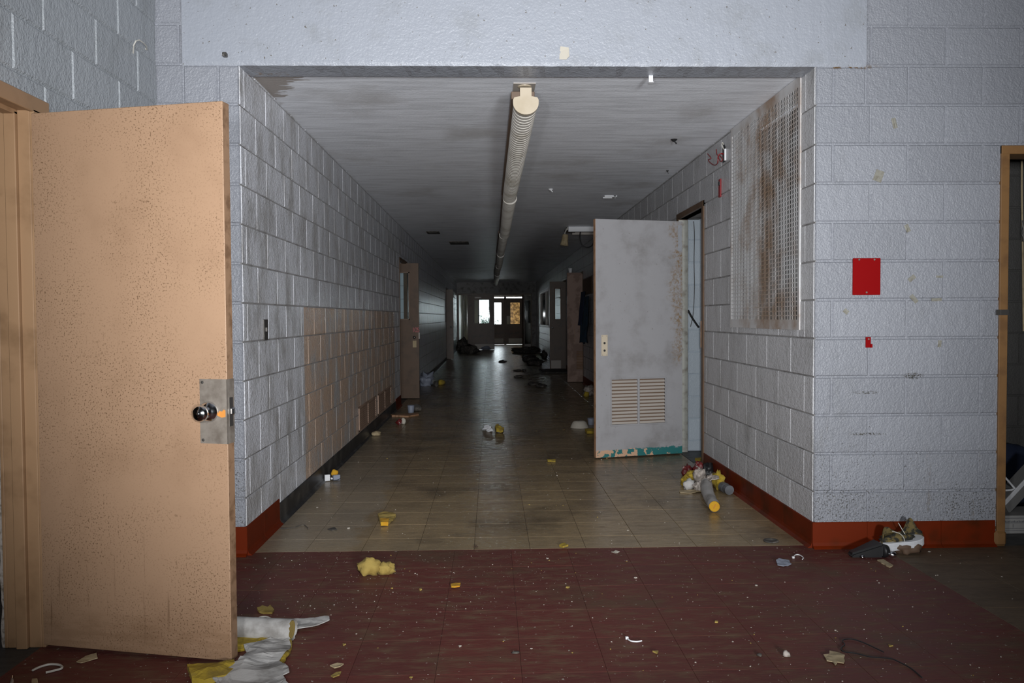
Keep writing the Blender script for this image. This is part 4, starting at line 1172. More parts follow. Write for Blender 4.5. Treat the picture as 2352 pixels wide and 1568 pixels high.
MB().tube(smooth(wire_px([(1664, 345), (1660, 338), (1658, 331), (1660, 328), (1663, 336)], [0.0, 0.02, 0.03, 0.03, 0.01])), 0.004, 6).build('white_wire', M_WIRE, r)
MB().tube(smooth(wire_px([(1665, 344), (1663, 334), (1660, 329)], [0.0, 0.015, 0.02])), 0.006, 6).build('black_wire', M_BLACK, r)
p = onX(1655, 432, XR)
r = empty('alarm_bracket', 'narrow dark red bracket on the wall under the trailing red wires', 'bracket', (XR, p.y, p.z), R_(-90))
MB().cbox(-0.024, 0.024, -0.010, 0.001, -0.068, 0.068, 0.002).build('plate', M_REDWIRE, r)
MB().cbox(-0.010, 0.012, -0.016, -0.008, 0.02, 0.05, 0.002).build('clip', M_BLACK, r)
# cables hanging in the closet
o = MB().tube(smooth([onY(px, py, 7.405) for px, py in ((1593, 508), (1595, 540), (1594, 600), (1595, 660), (1592, 720), (1586, 750))]), 0.0035, 6).build('hanging_cable', M_BLACK)
tag(o, 'thin dark cable hanging down the pale blue closet wall', 'cable')
o = MB().tube(smooth([onY(px, py, 7.38) for px, py in ((1580, 712), (1590, 730), (1605, 752))]), 0.009, 8).build('hanging_cable', M_BLACK)
tag(o, 'thick black cable end poking out beside the white door', 'cable')
# broken light fitting under the ceiling, past the white door
r = empty('broken_light', 'broken white light fitting hanging askew from the ceiling behind the white door', 'ceiling light', (1.16, 12.0, CH))
MB().cbox(0.0, 0.56, -0.02, 0.03, -0.075, 0.0, 0.003).build('tray', M_WHITEP, r)
MB().cbox(0.10, 0.56, 0.42, 0.47, -0.075, 0.0, 0.003).build('tray', M_GREYMETAL, r)
MB().cbox(-0.02, 0.14, 0.02, 0.45, -0.05, 0.0, 0.004).build('end_plate', M_DARKSTEEL, r)
MB().tube(smooth([(0.18, 0.0, -0.07), (0.17, -0.02, -0.16), (0.20, -0.02, -0.27), (0.28, -0.02, -0.31), (0.36, -0.02, -0.27), (0.385, -0.02, -0.16), (0.38, 0.0, -0.07)]), 0.009, 8).build('cable_loop', M_BLACK, r)
MB().tube([(-0.02, 0.05, -0.02), (-0.05, 0.04, -0.09), (-0.045, 0.03, -0.13)], 0.008, 6).build('wire', M_WIRE, r)
b = MB().lathe([(0, 0.035), (0.01, 0.045), (0.10, 0.052), (0.16, 0.062), (0.17, 0.055)], (-0.04, 0.03, -0.11), (-0.12, 0, -1), 14)
b.build('lamp_holder', M_CARD, r)
# coats / cloth on the dark wall before the scuffed door
r = empty('hanging_cloth', 'dark blue cloth hanging on the wall between the white door and the scuffed door', 'cloth', (XR, -0.0, 0), R_(-90))
def drape(u0, u1, z0, z1, depth, seed, mat, nm):
    vs, fs = [], []
    n, m = 18, 22
    for i in range(n + 1):
        for j in range(m + 1):
            t = j / m; s = i / n
            u = u0 + (u1 - u0) * s + 0.03 * noise.noise((t * 3, seed, s))
            y = -0.015 - depth * (0.35 + 0.65 * abs(math.sin(s * 9 + seed + noise.noise((s * 2, t * 2, seed)) * 1.5))) * (0.35 + 0.65 * t)
            z = z1 + (z0 - z1) * t + (0.06 * noise.noise((s * 4, 2, seed)) if j == m else 0)
            vs.append((u, y, z))
    for i in range(n):
        for j in range(m): fs.append((i * (m + 1) + j, (i + 1) * (m + 1) + j, (i + 1) * (m + 1) + j + 1, i * (m + 1) + j + 1))
    return MB().add(vs, fs).build(nm, mat, r, smooth=True)
drape(-15.06, -14.5, 1.10, 1.72, 0.10, 1.0, M_NAVY, 'upper_cloth')
drape(-14.85, -13.9, 0.80, 1.62, 0.10, 4.0, M_TEALCLOTH, 'lower_cloth')
MB().cbox(-15.05, -13.7, -0.02, 0.002, 1.66, 1.95, 0.003).build('rail_board', M_BOARD, r)
# ------------------------------------------------------------------ things lying on the floor
def chunk(name, label, cat, c, size, mat, seed, rough=0.35, freq=2.2, rz=0.0, group=None, sub=3, zs=0.0, parent=None):
    """a torn lump: size = half extents in metres, resting on the floor at pixel or point c"""
    p = onZ(*c) if len(c) == 2 else Vector(c)
    b = bmesh.new()
    bmesh.ops.create_icosphere(b, subdivisions=sub, radius=1)
    for q in b.verts:
        n = q.co.normalized()
        k = 1 + rough * noise.noise(n * freq + Vector((seed, seed * 0.7, 0))) + rough * 0.5 * noise.noise(n * freq * 2.7 + Vector((0, seed, seed))) + rough * 0.25 * noise.noise(n * freq * 6 + Vector((seed, 0, 3)))
        q.co = Vector((n.x * k * size[0], n.y * k * size[1], max(n.z * k, -0.72) * size[2]))
    zmin = min(q.co.z for q in b.verts)
    for q in b.verts: q.co.z -= zmin
    o = MB().bm(b).build(name, mat, parent, smooth=True)
    o.location = (p.x, p.y, zs) if len(c) == 2 else p
    o.rotation_euler = (0, 0, rz)
    if parent is None: tag(o, label, cat, group)
    return o
def sheet(name, label, cat, px, mat, thick=0.004, hgt=None, rough=0.006, cuts=3, seed=0.0, parent=None, group=None, flat=None):
    """thin torn piece whose outline lies on the floor (pixels) or on given points"""
    pts = [onZ(*q) for q in px] if flat is None else [Vector(q) for q in flat]
    cen = sum(pts, Vector()) / len(pts)
    b = bmesh.new()
    # ragged outline
    ring = []
    for i, q in enumerate(pts):
        r = pts[(i + 1) % len(pts)]
        k = max(1, int((r - q).length / 0.02))
        for j in range(k):
            t = q.lerp(r, j / k)
            w = 0.10 * min(0.05, (r - q).length)
            ring.append(t + Vector((noise.noise(t * 45 + Vector((seed, 0, 0))), noise.noise(t * 45 + Vector((0, seed, 9))), 0)) * w)
    vs = [b.verts.new((t.x - cen.x, t.y - cen.y, 0)) for t in ring]
    f = b.faces.new(vs)
    if f.normal.z < 0: f.normal_flip()
    bmesh.ops.triangulate(b, faces=b.faces[:])
    for _ in range(2):
        lon = [e for e in b.edges if e.calc_length() > 0.03]
        if lon: bmesh.ops.subdivide_edges(b, edges=lon, cuts=1)
        bmesh.ops.triangulate(b, faces=[f for f in b.faces if len(f.verts) > 3])
    zt = {}
    for q in b.verts:
        w = Vector((q.co.x + cen.x, q.co.y + cen.y, 0))
        z = rough * (0.6 + noise.noise(w * 14 + Vector((seed, 0, 0)))) + rough * 0.5 * noise.noise(w * 40)
        if hgt: z += hgt(w)
        q.co.z = max(0.0006, z) + thick
    r = bmesh.ops.extrude_face_region(b, geom=b.faces[:])
    for q in r['geom']:
        if isinstance(q, bmesh.types.BMVert): q.co.z -= thick
    o = MB().bm(b).build(name, mat, parent)
    o.location = (cen.x, cen.y, 0.0)
    if parent is None: tag(o, label, cat, group)
    return o

# ---- torn pipe insulation behind the tan door
p0, p1 = onZ(470, 1437, 0.042), onZ(673, 1446, 0.042)
r = empty('pipe_insulation', 'white pipe insulation tube poking out from behind the tan door', 'insulation', (p0.x, p0.y, 0))
ax = (p1 - p0)
ring_n = 26; vs = []; fs = []
for i in range(25):
    t = i / 24
    c = Vector((0, 0, 0.042)) + Vector((ax.x, ax.y, 0)) * t
    a = Vector((-ax.y, ax.x, 0)).normalized()
    for k in range(ring_n):
        g = 2 * math.pi * k / ring_n
        rr = 0.041 * (1 + 0.03 * noise.noise((t * 9, math.cos(g), math.sin(g))))
        off = Vector((ax.x, ax.y, 0)).normalized() * (0.010 * noise.noise((math.cos(g) * 3, math.sin(g) * 3, 5)) if i == 24 else 0)
        vs.append(c + a * math.cos(g) * rr + Vector((0, 0, 1)) * math.sin(g) * rr + off)
for i in range(24):
    for k in range(ring_n): fs.append((i * ring_n + k, i * ring_n + (k + 1) % ring_n, (i + 1) * ring_n + (k + 1) % ring_n, (i + 1) * ring_n + k))
MB().add(vs, fs).build('jacket', M_JACKET, r, smooth=True)
e = Vector((ax.x, ax.y, 0)) * 0.985 + Vector((0, 0, 0.042))
MB().tube([Vector((0, 0, 0.042)), e], 0.035, 20).build('fibre_core', M_PALEYEL, r)
sheet('canvas_strip', 'narrow torn white canvas strip lying past the tube end', 'insulation', [(668, 1432), (700, 1431), (735, 1427), (757, 1424), (757, 1433), (730, 1443), (700, 1450), (672, 1455)], M_JACKET, seed=3, hgt=lambda w: 0.012)
sheet('fibreglass_sheet', 'yellow fibreglass sheet spread below the white tube, behind the tan door', 'insulation',
      [(500, 1440), (552, 1445), (600, 1456), (640, 1466), (668, 1475), (672, 1488), (664, 1510), (640, 1540), (620, 1520), (600, 1478), (560, 1495), (500, 1508)], M_YELLOW, thick=0.010, rough=0.010, seed=5)
sheet('canvas_jacket', 'large torn white canvas jacket curling over the yellow sheet at the door foot', 'insulation',
      [(560, 1497), (590, 1488), (620, 1476), (645, 1472), (662, 1480), (670, 1492), (660, 1510), (640, 1530), (648, 1538), (663, 1545), (664, 1558), (650, 1563), (660, 1585), (600, 1600), (520, 1590), (490, 1573), (530, 1545), (552, 1528), (565, 1510)],
      M_JACKET, thick=0.004, rough=0.012, seed=8, hgt=lambda w: 0.012 + 0.02 * max(0, noise.noise(w * 6)))
sheet('fibreglass_scrap', 'long yellow fibreglass scrap in front of the tan door', 'insulation', [(429, 1546), (455, 1538), (500, 1533), (538, 1530), (545, 1545), (520, 1566), (470, 1575), (440, 1572)], M_YELLOW, thick=0.02, rough=0.014, seed=11)
sheet('fibreglass_flake', 'flat olive yellow fibreglass flake behind the white tube', 'insulation', [(590, 1402), (602, 1396), (615, 1398), (622, 1393), (629, 1404), (626, 1410), (605, 1410), (596, 1409)], M_PALEYEL, thick=0.008, seed=13)
o = MB().lathe([(0, 0.014), (0.005, 0.015), (0.010, 0.012), (0.016, 0.004)], (0, 0, 0), (0, 0, 1), 14).build('bottle_cap', M_CHROME); o.location = onZ(494, 1534) + Vector((0, 0, 0)); tag(o, 'shiny round cap at the foot of the tan door', 'cap')
o = MB().cbox(-0.02, 0.02, -0.006, 0.006, 0, 0.008, 0.002).build('teal_clip', simple('teal_plastic', (0.01, 0.13, 0.12), 0.4)); o.location = onZ(521, 1530); tag(o, 'small teal plastic piece under the tan door edge', 'clip')

# ---- yellow lumps on the red and tan tiles
chunk('fibreglass_lump', 'rounded pale yellow fibreglass lump on the red tiles', 'insulation', (848, 1318), (0.056, 0.042, 0.046), M_PALEYEL, 1.3, 0.42)
chunk('fibreglass_lump', 'smaller pale yellow lump touching the rounded one on the red tiles', 'insulation', (886, 1317), (0.048, 0.030, 0.032), M_PALEYEL, 4.1, 0.42)
sheet('fibreglass_wisp', 'short yellow wisp at the edge of the rounded lump', 'insulation', [(820, 1300), (838, 1296), (848, 1303), (836, 1313), (823, 1309)], M_PALEYEL, thick=0.012, seed=17)
sheet('fibreglass_flap', 'yellow fibreglass flap on the tan tiles near the black base', 'insulation', [(868, 1187), (880, 1184), (904, 1184), (909, 1190), (902, 1198), (893, 1205), (874, 1206), (871, 1196)], M_PALEYEL, thick=0.016, rough=0.012, seed=19)
sheet('fibreglass_flap', 'deeper yellow edge of the flap on the tan tiles', 'insulation', [(873, 1199), (894, 1200), (892, 1208), (875, 1209)], M_ORANGEF, thick=0.022, rough=0.008, seed=20)
sheet('orange_flake', 'single orange flake in the middle of the red tiles', 'insulation', [(1035, 1344), (1046, 1342), (1058, 1343), (1056, 1350), (1044, 1352), (1036, 1351)], M_ORANGEF, thick=0.006, seed=23)
sheet('yellow_leaf_scrap', 'bright yellow leafy scrap where the daylight streak ends', 'insulation', [(1137, 985), (1143, 980), (1147, 986), (1158, 990), (1155, 995), (1140, 994)], M_YELLOW, thick=0.02, rough=0.03, seed=29)
sheet('plastic_scrap', 'crumpled clear white plastic beside the bright yellow scrap', 'plastic', [(1108, 988), (1114, 984), (1122, 985), (1133, 990), (1132, 994), (1118, 993)], M_WHITEP, thick=0.004, rough=0.035, seed=31)
sheet('yellow_strip', 'thin yellow strip alone on the tan tiles left of the white door', 'insulation', [(1257, 1058), (1276, 1058), (1276, 1061), (1258, 1061)], M_YELLOW, thick=0.012, seed=33)
sheet('yellow_scrap', 'yellow scrap on the floor at the closet threshold', 'insulation', [(1596, 1058), (1612, 1055), (1614, 1060), (1600, 1062)], M_YELLOW, thick=0.02, seed=35)
sheet('yellow_scrap', 'yellow scrap by the foot of the white louvred door', 'insulation', [(1344, 991), (1364, 989), (1364, 996), (1348, 997)], M_YELLOW, thick=0.03, seed=37)
sheet('yellow_scrap', 'tiny yellow scrap on the seam between tan and red tiles', 'insulation', [(1284, 1256), (1296, 1251), (1306, 1257), (1292, 1260)], M_YELLOW, thick=0.010, seed=39)
sheet('yellow_scrap', 'pale yellow flat scrap with dirt at the bottom of the red floor', 'insulation', [(1500, 1500), (1499, 1500), (1512, 1498), (1510, 1504)], M_PALEYEL, thick=0.006, seed=41)

# ---- heap of pipe insulation by the orange base
pts = [onZ(1641, 1163, 0.038), onZ(1632, 1146, 0.04), onZ(1625, 1129, 0.043), onZ(1622, 1112, 0.046)]
r = empty('pipe_insulation', 'bent canvas pipe insulation with a yellow end beside the orange base', 'insulation', (pts[0].x, pts[0].y, 0))
L0 = Vector((pts[0].x, pts[0].y, 0))
cp = smooth([q - L0 for q in pts], 6)
mb = MB(); vs = []; fs = []; N = 24
for i, c in enumerate(cp):
    t = (cp[min(i + 1, len(cp) - 1)] - cp[max(i - 1, 0)]).normalized(); a = t.cross(Vector((0, 0, 1))).normalized(); b_ = a.cross(t)
    for k in range(N):
        g = 2 * math.pi * k / N
        rr = (0.036 + 0.008 * i / len(cp)) * (1 + 0.10 * noise.noise((i * 0.7, math.cos(g) * 1.2, math.sin(g) * 1.2)))
        vs.append(c + (a * math.cos(g) + b_ * math.sin(g)) * rr)
for i in range(len(cp) - 1):
    for k in range(N): fs.append((i * N + k, i * N + (k + 1) % N, (i + 1) * N + (k + 1) % N, (i + 1) * N + k))
MB().add(vs, fs).build('jacket', M_JACKET, r, smooth=True)
t = (cp[0] - cp[1]).normalized()
MB().lathe([(-0.02, 0.034), (0.0, 0.034), (0.003, 0.030), (0.001, 0.004)], cp[0], t, 24).build('fibre_end', M_ORANGEF, r)
sl = MB().cbox(-0.003, 0.003, -0.001, 0.002, -0.014, 0.018, 0.001).build('core_slit', M_RUST, r)
sl.matrix_local = Matrix.Translation(cp[0] + t * 0.003) @ t.to_track_quat('-Y', 'Z').to_matrix().to_4x4() @ Matrix.Rotation(R_(25), 4, 'Y')
sheet('canvas_tatter', 'frayed white canvas tatter on top of the bent insulation', 'insulation', [(1622, 1125), (1640, 1116), (1650, 1122), (1652, 1134), (1642, 1132), (1630, 1133)], M_PLASTERBIT, thick=0.006, rough=0.02, seed=43, hgt=lambda w: 0.082)
hg = 'scraps in the heap by the orange base'
chunk('fibreglass_lump', 'upright yellow lump at the back of the heap by the orange base', 'insulation', (1588, 1106), (0.040, 0.05, 0.050), M_YELLOW, 7.7, 0.5)
chunk('fibreglass_lump', 'yellow lump at the outer side of the heap by the orange base', 'insulation', (1577, 1115), (0.045, 0.05, 0.042), M_YELLOW, 9.2, 0.6)
chunk('fibreglass_lump', 'yellow lump between the bent insulation and the grey can', 'insulation', (1650, 1122), (0.038, 0.09, 0.070), M_YELLOW, 12.4, 0.5)
chunk('plaster_lump', 'crumbled white plaster lump in the middle of the heap', 'plaster', (1607, 1110), (0.042, 0.06, 0.070), M_PLASTERBIT, 15.1, 0.45)
chunk('plaster_lump', 'lower crumbled plaster bits at the front of the heap', 'plaster', (1606, 1127), (0.040, 0.05, 0.040), M_PLASTERBIT, 17.9, 0.5)
chunk('canvas_roll', 'short grey canvas roll at the outer front of the heap', 'insulation', (1583, 1124), (0.042, 0.04, 0.045), M_JACKET, 21.3, 0.35)
sheet('dusty_rag', 'flat dusty rag under the front of the heap', 'rag', [(1560, 1128), (1580, 1126), (1612, 1124), (1612, 1131), (1580, 1134), (1562, 1133)], M_CARD, thick=0.004, seed=45)
o = MB().tube([(0, 0, 0.037), (0.002, 0, 0.037), (0.055, 0, 0.037), (0.066, 0, 0.037), (0.115, 0, 0.036)], [0.030, 0.036, 0.036, 0.033, 0.0335], 22).build('grey_can', M_GREYCAN, smooth=False)
o.location = onZ(1660, 1129); dd = onZ(1680, 1141) - onZ(1657, 1129); o.rotation_euler = (0, 0, math.atan2(dd.y, dd.x)); tag(o, 'dark grey tube-like can against the orange base', 'can')
for c, m, sz, lb in (((1578, 1091), M_REDWRAP, (0.040, 0.05, 0.045), 'red and white crumpled wrapper at the back of the heap'),
                     ((1604, 1090), M_REDWRAP, (0.045, 0.05, 0.060), 'second red wrapper behind the white plaster lump'),
                     ((1626, 1094), M_BLACK, (0.045, 0.05, 0.06), 'black crumpled plastic behind the heap')):
    chunk('crumpled_wrapper', lb, 'wrapper', c, sz, m, c[0] * 0.31, 0.6)

# ---- near the side doorway: worn shoe, black case
p = onZ(2066, 1268)
r = empty('worn_shoe', 'mouldy torn shoe with a white rubber sole against the orange base', 'shoe', (p.x, p.y, 0), R_(4))
def sole_outline(k=1.0, n=36):
    out = []
    for i in range(n):
        a = 2 * math.pi * i / n
        x = math.cos(a) * 0.122 * k
        w = 0.046 + 0.010 * math.cos(a) - 0.008 * math.exp(-((x + 0.02) / 0.04) ** 2)
        out.append((x, math.sin(a) * w * k))
    return out
mb = MB()
so = sole_outline(); n = len(so)
lv = [(0.0, 0.97), (0.004, 1.0), (0.019, 1.0), (0.021, 0.985), (0.023, 1.0), (0.040, 1.005), (0.043, 0.98)]
vs = [(x * s, y * s, z) for z, s in lv for x, y in so]
fs = [(i * n + k, i * n + (k + 1) % n, (i + 1) * n + (k + 1) % n, (i + 1) * n + k) for i in range(len(lv) - 1) for k in range(n)]
fs += [tuple(reversed(range(n))), tuple((len(lv) - 1) * n + k for k in range(n))]
sm_ = Matrix.Translation((0.012, 0, 0.030)) @ Matrix.Rotation(R_(-7), 4, 'Y') @ Matrix.Rotation(R_(8), 4, 'X')
mb.add([sm_ @ Vector(v) for v in vs], fs).build('sole', M_SOLE, r)
vs, fs = [], []
U = 40
for i in range(U + 1):
    a = math.pi * (-0.08 + 1.16 * i / U)
    x, y = math.cos(a) * 0.118, math.sin(a) * 0.046
    top = 0.055 + 0.055 * math.exp(-((x + 0.085) / 0.045) ** 2) + 0.075 * math.exp(-((x - 0.065) / 0.032) ** 2) + 0.012 * noise.noise((x * 40, y * 40, 1))
    for j in range(6):
        t = j / 5
        vs.append(sm_ @ Vector((x * (1 - 0.08 * t), y * (1 - 0.25 * t) - 0.012 * t + 0.006 * noise.noise((x * 30, t * 4, 2)), 0.040 + (top - 0.025) * t)))
for i in range(U):
    for j in range(5): fs.append((i * 6 + j, (i + 1) * 6 + j, (i + 1) * 6 + j + 1, i * 6 + j + 1))
MB().add(vs, fs).build('upper', M_MOLDY, r, smooth=True)
chunk('lining', '', '', (-0.005, 0.0, 0.055), (0.095, 0.034, 0.028), M_MOLDY, 3.3, 0.5, parent=r)
chunk('crushed_toe', '', '', (0.035, -0.01, 0.0), (0.075, 0.045, 0.045), M_BOARD, 5.3, 0.4, parent=r)
MB().tube(smooth([(-0.055, -0.02, 0.12), (-0.02, -0.03, 0.11), (0.0, -0.035, 0.09), (0.004, -0.04, 0.066)]), 0.0022, 5).build('lace', M_WIRE, r)
MB().tube(smooth([(-0.002, 0.01, 0.155), (0.012, 0.0, 0.125), (0.030, -0.01, 0.09)]), 0.0022, 5).build('lace', M_WIRE, r)
p = onZ(1950, 1278)
r = empty('plastic_case', 'black tapered plastic case with a chrome stub beside the worn shoe', 'case', (p.x, p.y, 0), R_(6))
b = bmesh.new(); bmesh.ops.create_cube(b, size=1)
for q in b.verts:
    u = q.co.x + 0.5
    q.co = Vector((u * 0.17, q.co.y * (0.05 + 0.05 * u), (q.co.z + 0.5) * (0.022 + 0.055 * u)))
bmesh.ops.bevel(b, geom=b.edges[:], offset=0.010, segments=2, affect='EDGES')
MB().bm(b).build('body', M_BLACK, r)
MB().tube([(0.16, -0.035, 0.034), (0.17, -0.035, 0.034), (0.19, -0.035, 0.033)], [0.034, 0.036, 0.030], 16).build('collar', M_BLACK, r, smooth=True)
MB().lathe([(0, 0.012), (0.02, 0.018), (0.035, 0.016), (0.045, 0.008)], (0.185, -0.045, 0.022), (0.8, -0.5, -0.1), 14).build('chrome_stub', M_CHROME, r, smooth=True)
MB().lathe([(0, 0.010), (0.004, 0.009), (0.006, 0.002)], (0.05, -0.045, 0.01), (0, -1, 0.4), 12).build('catch', M_CHROME, r, smooth=True)
sheet('wood_chip', 'tan flat strip in front of the worn shoe', 'wood', [(2015, 1288), (2030, 1287), (2052, 1300), (2042, 1304)], M_CARD, thick=0.006, rough=0.001, seed=47)

# ---- small litter on the red floor
def tie(name, label, px, rad=0.0028, mat=M_WHITEP, head=True):
    pts = [onZ(*q, 0.005) for q in px]
    o0 = Vector((pts[0].x, pts[0].y, 0))
    mb = MB().tube(smooth([q - o0 for q in pts]), rad, 6)
    if head:
        q = pts[0] - o0; mb.cbox(q.x - 0.006, q.x + 0.006, q.y - 0.005, q.y + 0.005, 0.001, 0.011, 0.001)
    o = mb.build(name, mat); o.location = o0
    return tag(o, label, 'cable tie' if head else 'cord')
tie('cable_tie', 'white curved cable tie in the middle of the red floor', [(1440, 1465), (1448, 1471), (1462, 1473), (1474, 1471)], head=True)
tie('cable_tie', 'white cable tie near the orange corner base', [(1822, 1280), (1827, 1274), (1836, 1274), (1845, 1280), (1843, 1284)], head=True)
tie('plastic_strip', 'bent white plastic strip in front of the tan door', [(105, 1544), (122, 1540), (142, 1534), (138, 1527), (115, 1525), (92, 1531), (75, 1539)], rad=0.004, mat=M_WIRE, head=False)
tie('plastic_strip', 'white arc of plastic just behind the white tube', [(592, 1419), (602, 1416), (613, 1416), (622, 1420)], rad=0.003, mat=M_WIRE, head=False)
tie('thin_cord', 'thin dark cord looping over the red tiles near the cardboard scrap', [(2118, 1556), (2095, 1536), (2070, 1522), (2045, 1512), (2000, 1508), (1965, 1500), (1938, 1496), (1932, 1488), (1940, 1480), (1935, 1470), (1955, 1467), (1980, 1474), (2005, 1485), (2030, 1497)], rad=0.0022, mat=M_BLACK, head=False)
sheet('cardboard_scrap', 'torn cardboard cross-shaped scrap on the red tiles', 'cardboard', [(1892, 1507), (1905, 1505), (1906, 1499), (1928, 1502), (1940, 1508), (1938, 1526), (1924, 1523), (1918, 1530), (1912, 1522), (1898, 1520)], M_CARD, thick=0.003, rough=0.006, seed=51)
sheet('cardboard_scrap', 'irregular brown cardboard scrap just in front of the tan door', 'cardboard', [(175, 1521), (196, 1509), (222, 1504), (224, 1514), (205, 1518), (186, 1524)], M_CARD, thick=0.003, rough=0.006, seed=53)
sheet('cardboard_scrap', 'small ochre scrap at the lower edge of the entry floor', 'cardboard', [(74, 1562), (86, 1562), (88, 1574), (73, 1574)], M_CARD, thick=0.003, seed=55)
sheet('grey_rag', 'grey crumpled rag on the red tiles near the corner base', 'rag', [(1782, 1292), (1796, 1288), (1812, 1291), (1818, 1298), (1800, 1302), (1786, 1300)], M_BLUEGREY, thick=0.004, rough=0.012, seed=57)
sheet('paper_sliver', 'white paper sliver by the tan and red seam', 'paper', [(1404, 1268), (1414, 1266), (1424, 1269), (1412, 1271)], M_PAPER, thick=0.002, seed=59)
sheet('tan_flake', 'tan oval flake beside the white canvas jacket', 'insulation', [(758, 1531), (775, 1527), (790, 1530), (782, 1536), (768, 1537)], M_CARD, thick=0.004, seed=61)
sheet('tan_flake', 'olive flake at the bottom edge beside the canvas jacket', 'insulation', [(760, 1556), (772, 1548), (784, 1545), (780, 1554), (766, 1560)], M_PALEYEL, thick=0.004, seed=63)
chunk('pebble', 'white pebble-like lump on the red tiles near the cardboard scrap', 'rubble', (1806, 1507), (0.014, 0.013, 0.012), M_PLASTERBIT, 31.0, 0.4, sub=2)
chunk('pebble', 'dark pebble near the white lump on the red tiles', 'rubble', (1744, 1506), (0.010, 0.008, 0.006), M_DEBRIS, 32.0, 0.4, sub=2)
chunk('pebble', 'dark flat pebble at the middle bottom of the red floor', 'rubble', (1184, 1500), (0.016, 0.008, 0.005), M_DEBRIS, 33.0, 0.4, sub=2)
o = MB().lathe([(0.0, 0.040), (0.006, 0.042), (0.009, 0.038), (0.007, 0.026), (0.003, 0.025)], (0, 0, 0), (0, 0, 1), 28).build('rubber_ring', M_DEBRIS, smooth=True); o.location = onZ(1771, 1243); tag(o, 'flat dark rubber ring on the tan tile seam near the corner', 'ring')
r = empty('screw_anchor', 'grey screw anchor at the lower corner of the entry floor', 'screw', onZ(28, 1562))
MB().tube([(0, 0, 0.006), (0.012, -0.02, 0.006), (0.024, -0.045, 0.006)], [0.003, 0.0055, 0.006], 8).build('sleeve', M_GREYMETAL, r)
MB().tube([(0, 0, 0.006), (-0.004, 0.010, 0.012)], 0.002, 6).build('shank', M_CHROME, r)
tie('wire_offcut', 'thin dark wire offcuts on the tan tiles near the corridor mouth', [(645, 1213), (668, 1212), (684, 1208), (697, 1205), (702, 1208), (709, 1214)], rad=0.0025, mat=M_DEBRIS, head=False)
sheet('dead_leaf', 'small red brown leaf on the seam of the tan tiles', 'leaf', [(1087, 1259), (1093, 1254), (1099, 1258), (1092, 1262)], M_BOARD, thick=0.002, rough=0.015, seed=65)
sheet('peeled_tile', 'lifted light tile flap with a dark torn edge near the corridor mouth', 'tile', [(752, 1216), (768, 1211), (776, 1217), (762, 1219)], M_DEBRIS, thick=0.002, rough=0.004, seed=66)

# ---- litter along the corridor
p = onZ(762, 1104)
r = empty('battery_box', 'broken white electrical box with orange innards by the black base', 'electrical box', (p.x, p.y, 0), R_(25))
MB().cbox(-0.055, -0.015, -0.012, 0.012, 0.004, 0.052, 0.002).build('switch_block', M_WHITEP, r)
MB().cbox(0.008, 0.062, -0.022, 0.028, 0.002, 0.045, 0.003).build('case', M_BLUEGREY, r)
chunk('orange_core', '', '', (0.028, 0.02, 0.035), (0.030, 0.02, 0.028), M_ORANGEF, 2.2, 0.4, parent=r, sub=2)
MB().tube(smooth([(-0.015, -0.01, 0.02), (0.0, -0.02, 0.01), (0.03, -0.03, 0.008), (0.062, -0.02, 0.015)]), 0.003, 6).build('lead', M_BLACK, r)
MB().lathe([(0, 0.008), (0.012, 0.007)], (-0.004, -0.01, 0.022), (0, -1, 0), 10).build('terminal', M_WHITEP, r)
chunk('brown_scrap', 'small brown wrapper near the first vent', 'wrapper', (863, 1000), (0.05, 0.06, 0.03), M_CARD, 41.0, 0.6, sub=2)
chunk('red_scrap', 'red and white wrapper on the floor past the vents', 'wrapper', (917, 975), (0.035, 0.05, 0.04), M_REDWRAP, 43.0, 0.6, sub=2)
chunk('white_scrap', 'white paper bits beside the red wrapper', 'paper', (927, 974), (0.03, 0.04, 0.045), M_PAPER, 44.0, 0.6, sub=2)
sheet('wooden_strip', 'flat brown wooden strip in front of the grey cup', 'wood', [(897, 954), (935, 953), (960, 951), (962, 954), (938, 958), (900, 957)], M_DOORWOOD, thick=0.02, rough=0.001, seed=71)
o = MB().lathe([(0, 0.036), (0.003, 0.037), (0.10, 0.047), (0.102, 0.045), (0.006, 0.034)], (0, 0, 0), (0, 0, 1), 22).build('grey_cup', M_BLUEGREY, smooth=True); o.location = onZ(944, 948); tag(o, 'blue grey plastic cup standing near the wooden strip', 'cup')
chunk('dark_rag', 'dark rag behind the grey cup', 'rag', (955, 944), (0.08, 0.06, 0.06), M_DEBRIS, 47.0, 0.5, sub=2)
chunk('plastic_bag', 'crumpled pale plastic bag behind the foot of the glazed brown door', 'bag', (977, 886), (0.14, 0.16, 0.14), M_BLUEGREY, 49.0, 0.6)
chunk('yellow_rag', 'yellow scrap just past the crumpled bag', 'insulation', (1014, 884), (0.07, 0.12, 0.06), M_YELLOW, 51.0, 0.6, sub=2)
chunk('dark_bundle', 'dark bundle between the crumpled bag and the yellow scrap', 'rag', (1001, 888), (0.05, 0.06, 0.06), M_DEBRIS, 53.0, 0.5, sub=2)
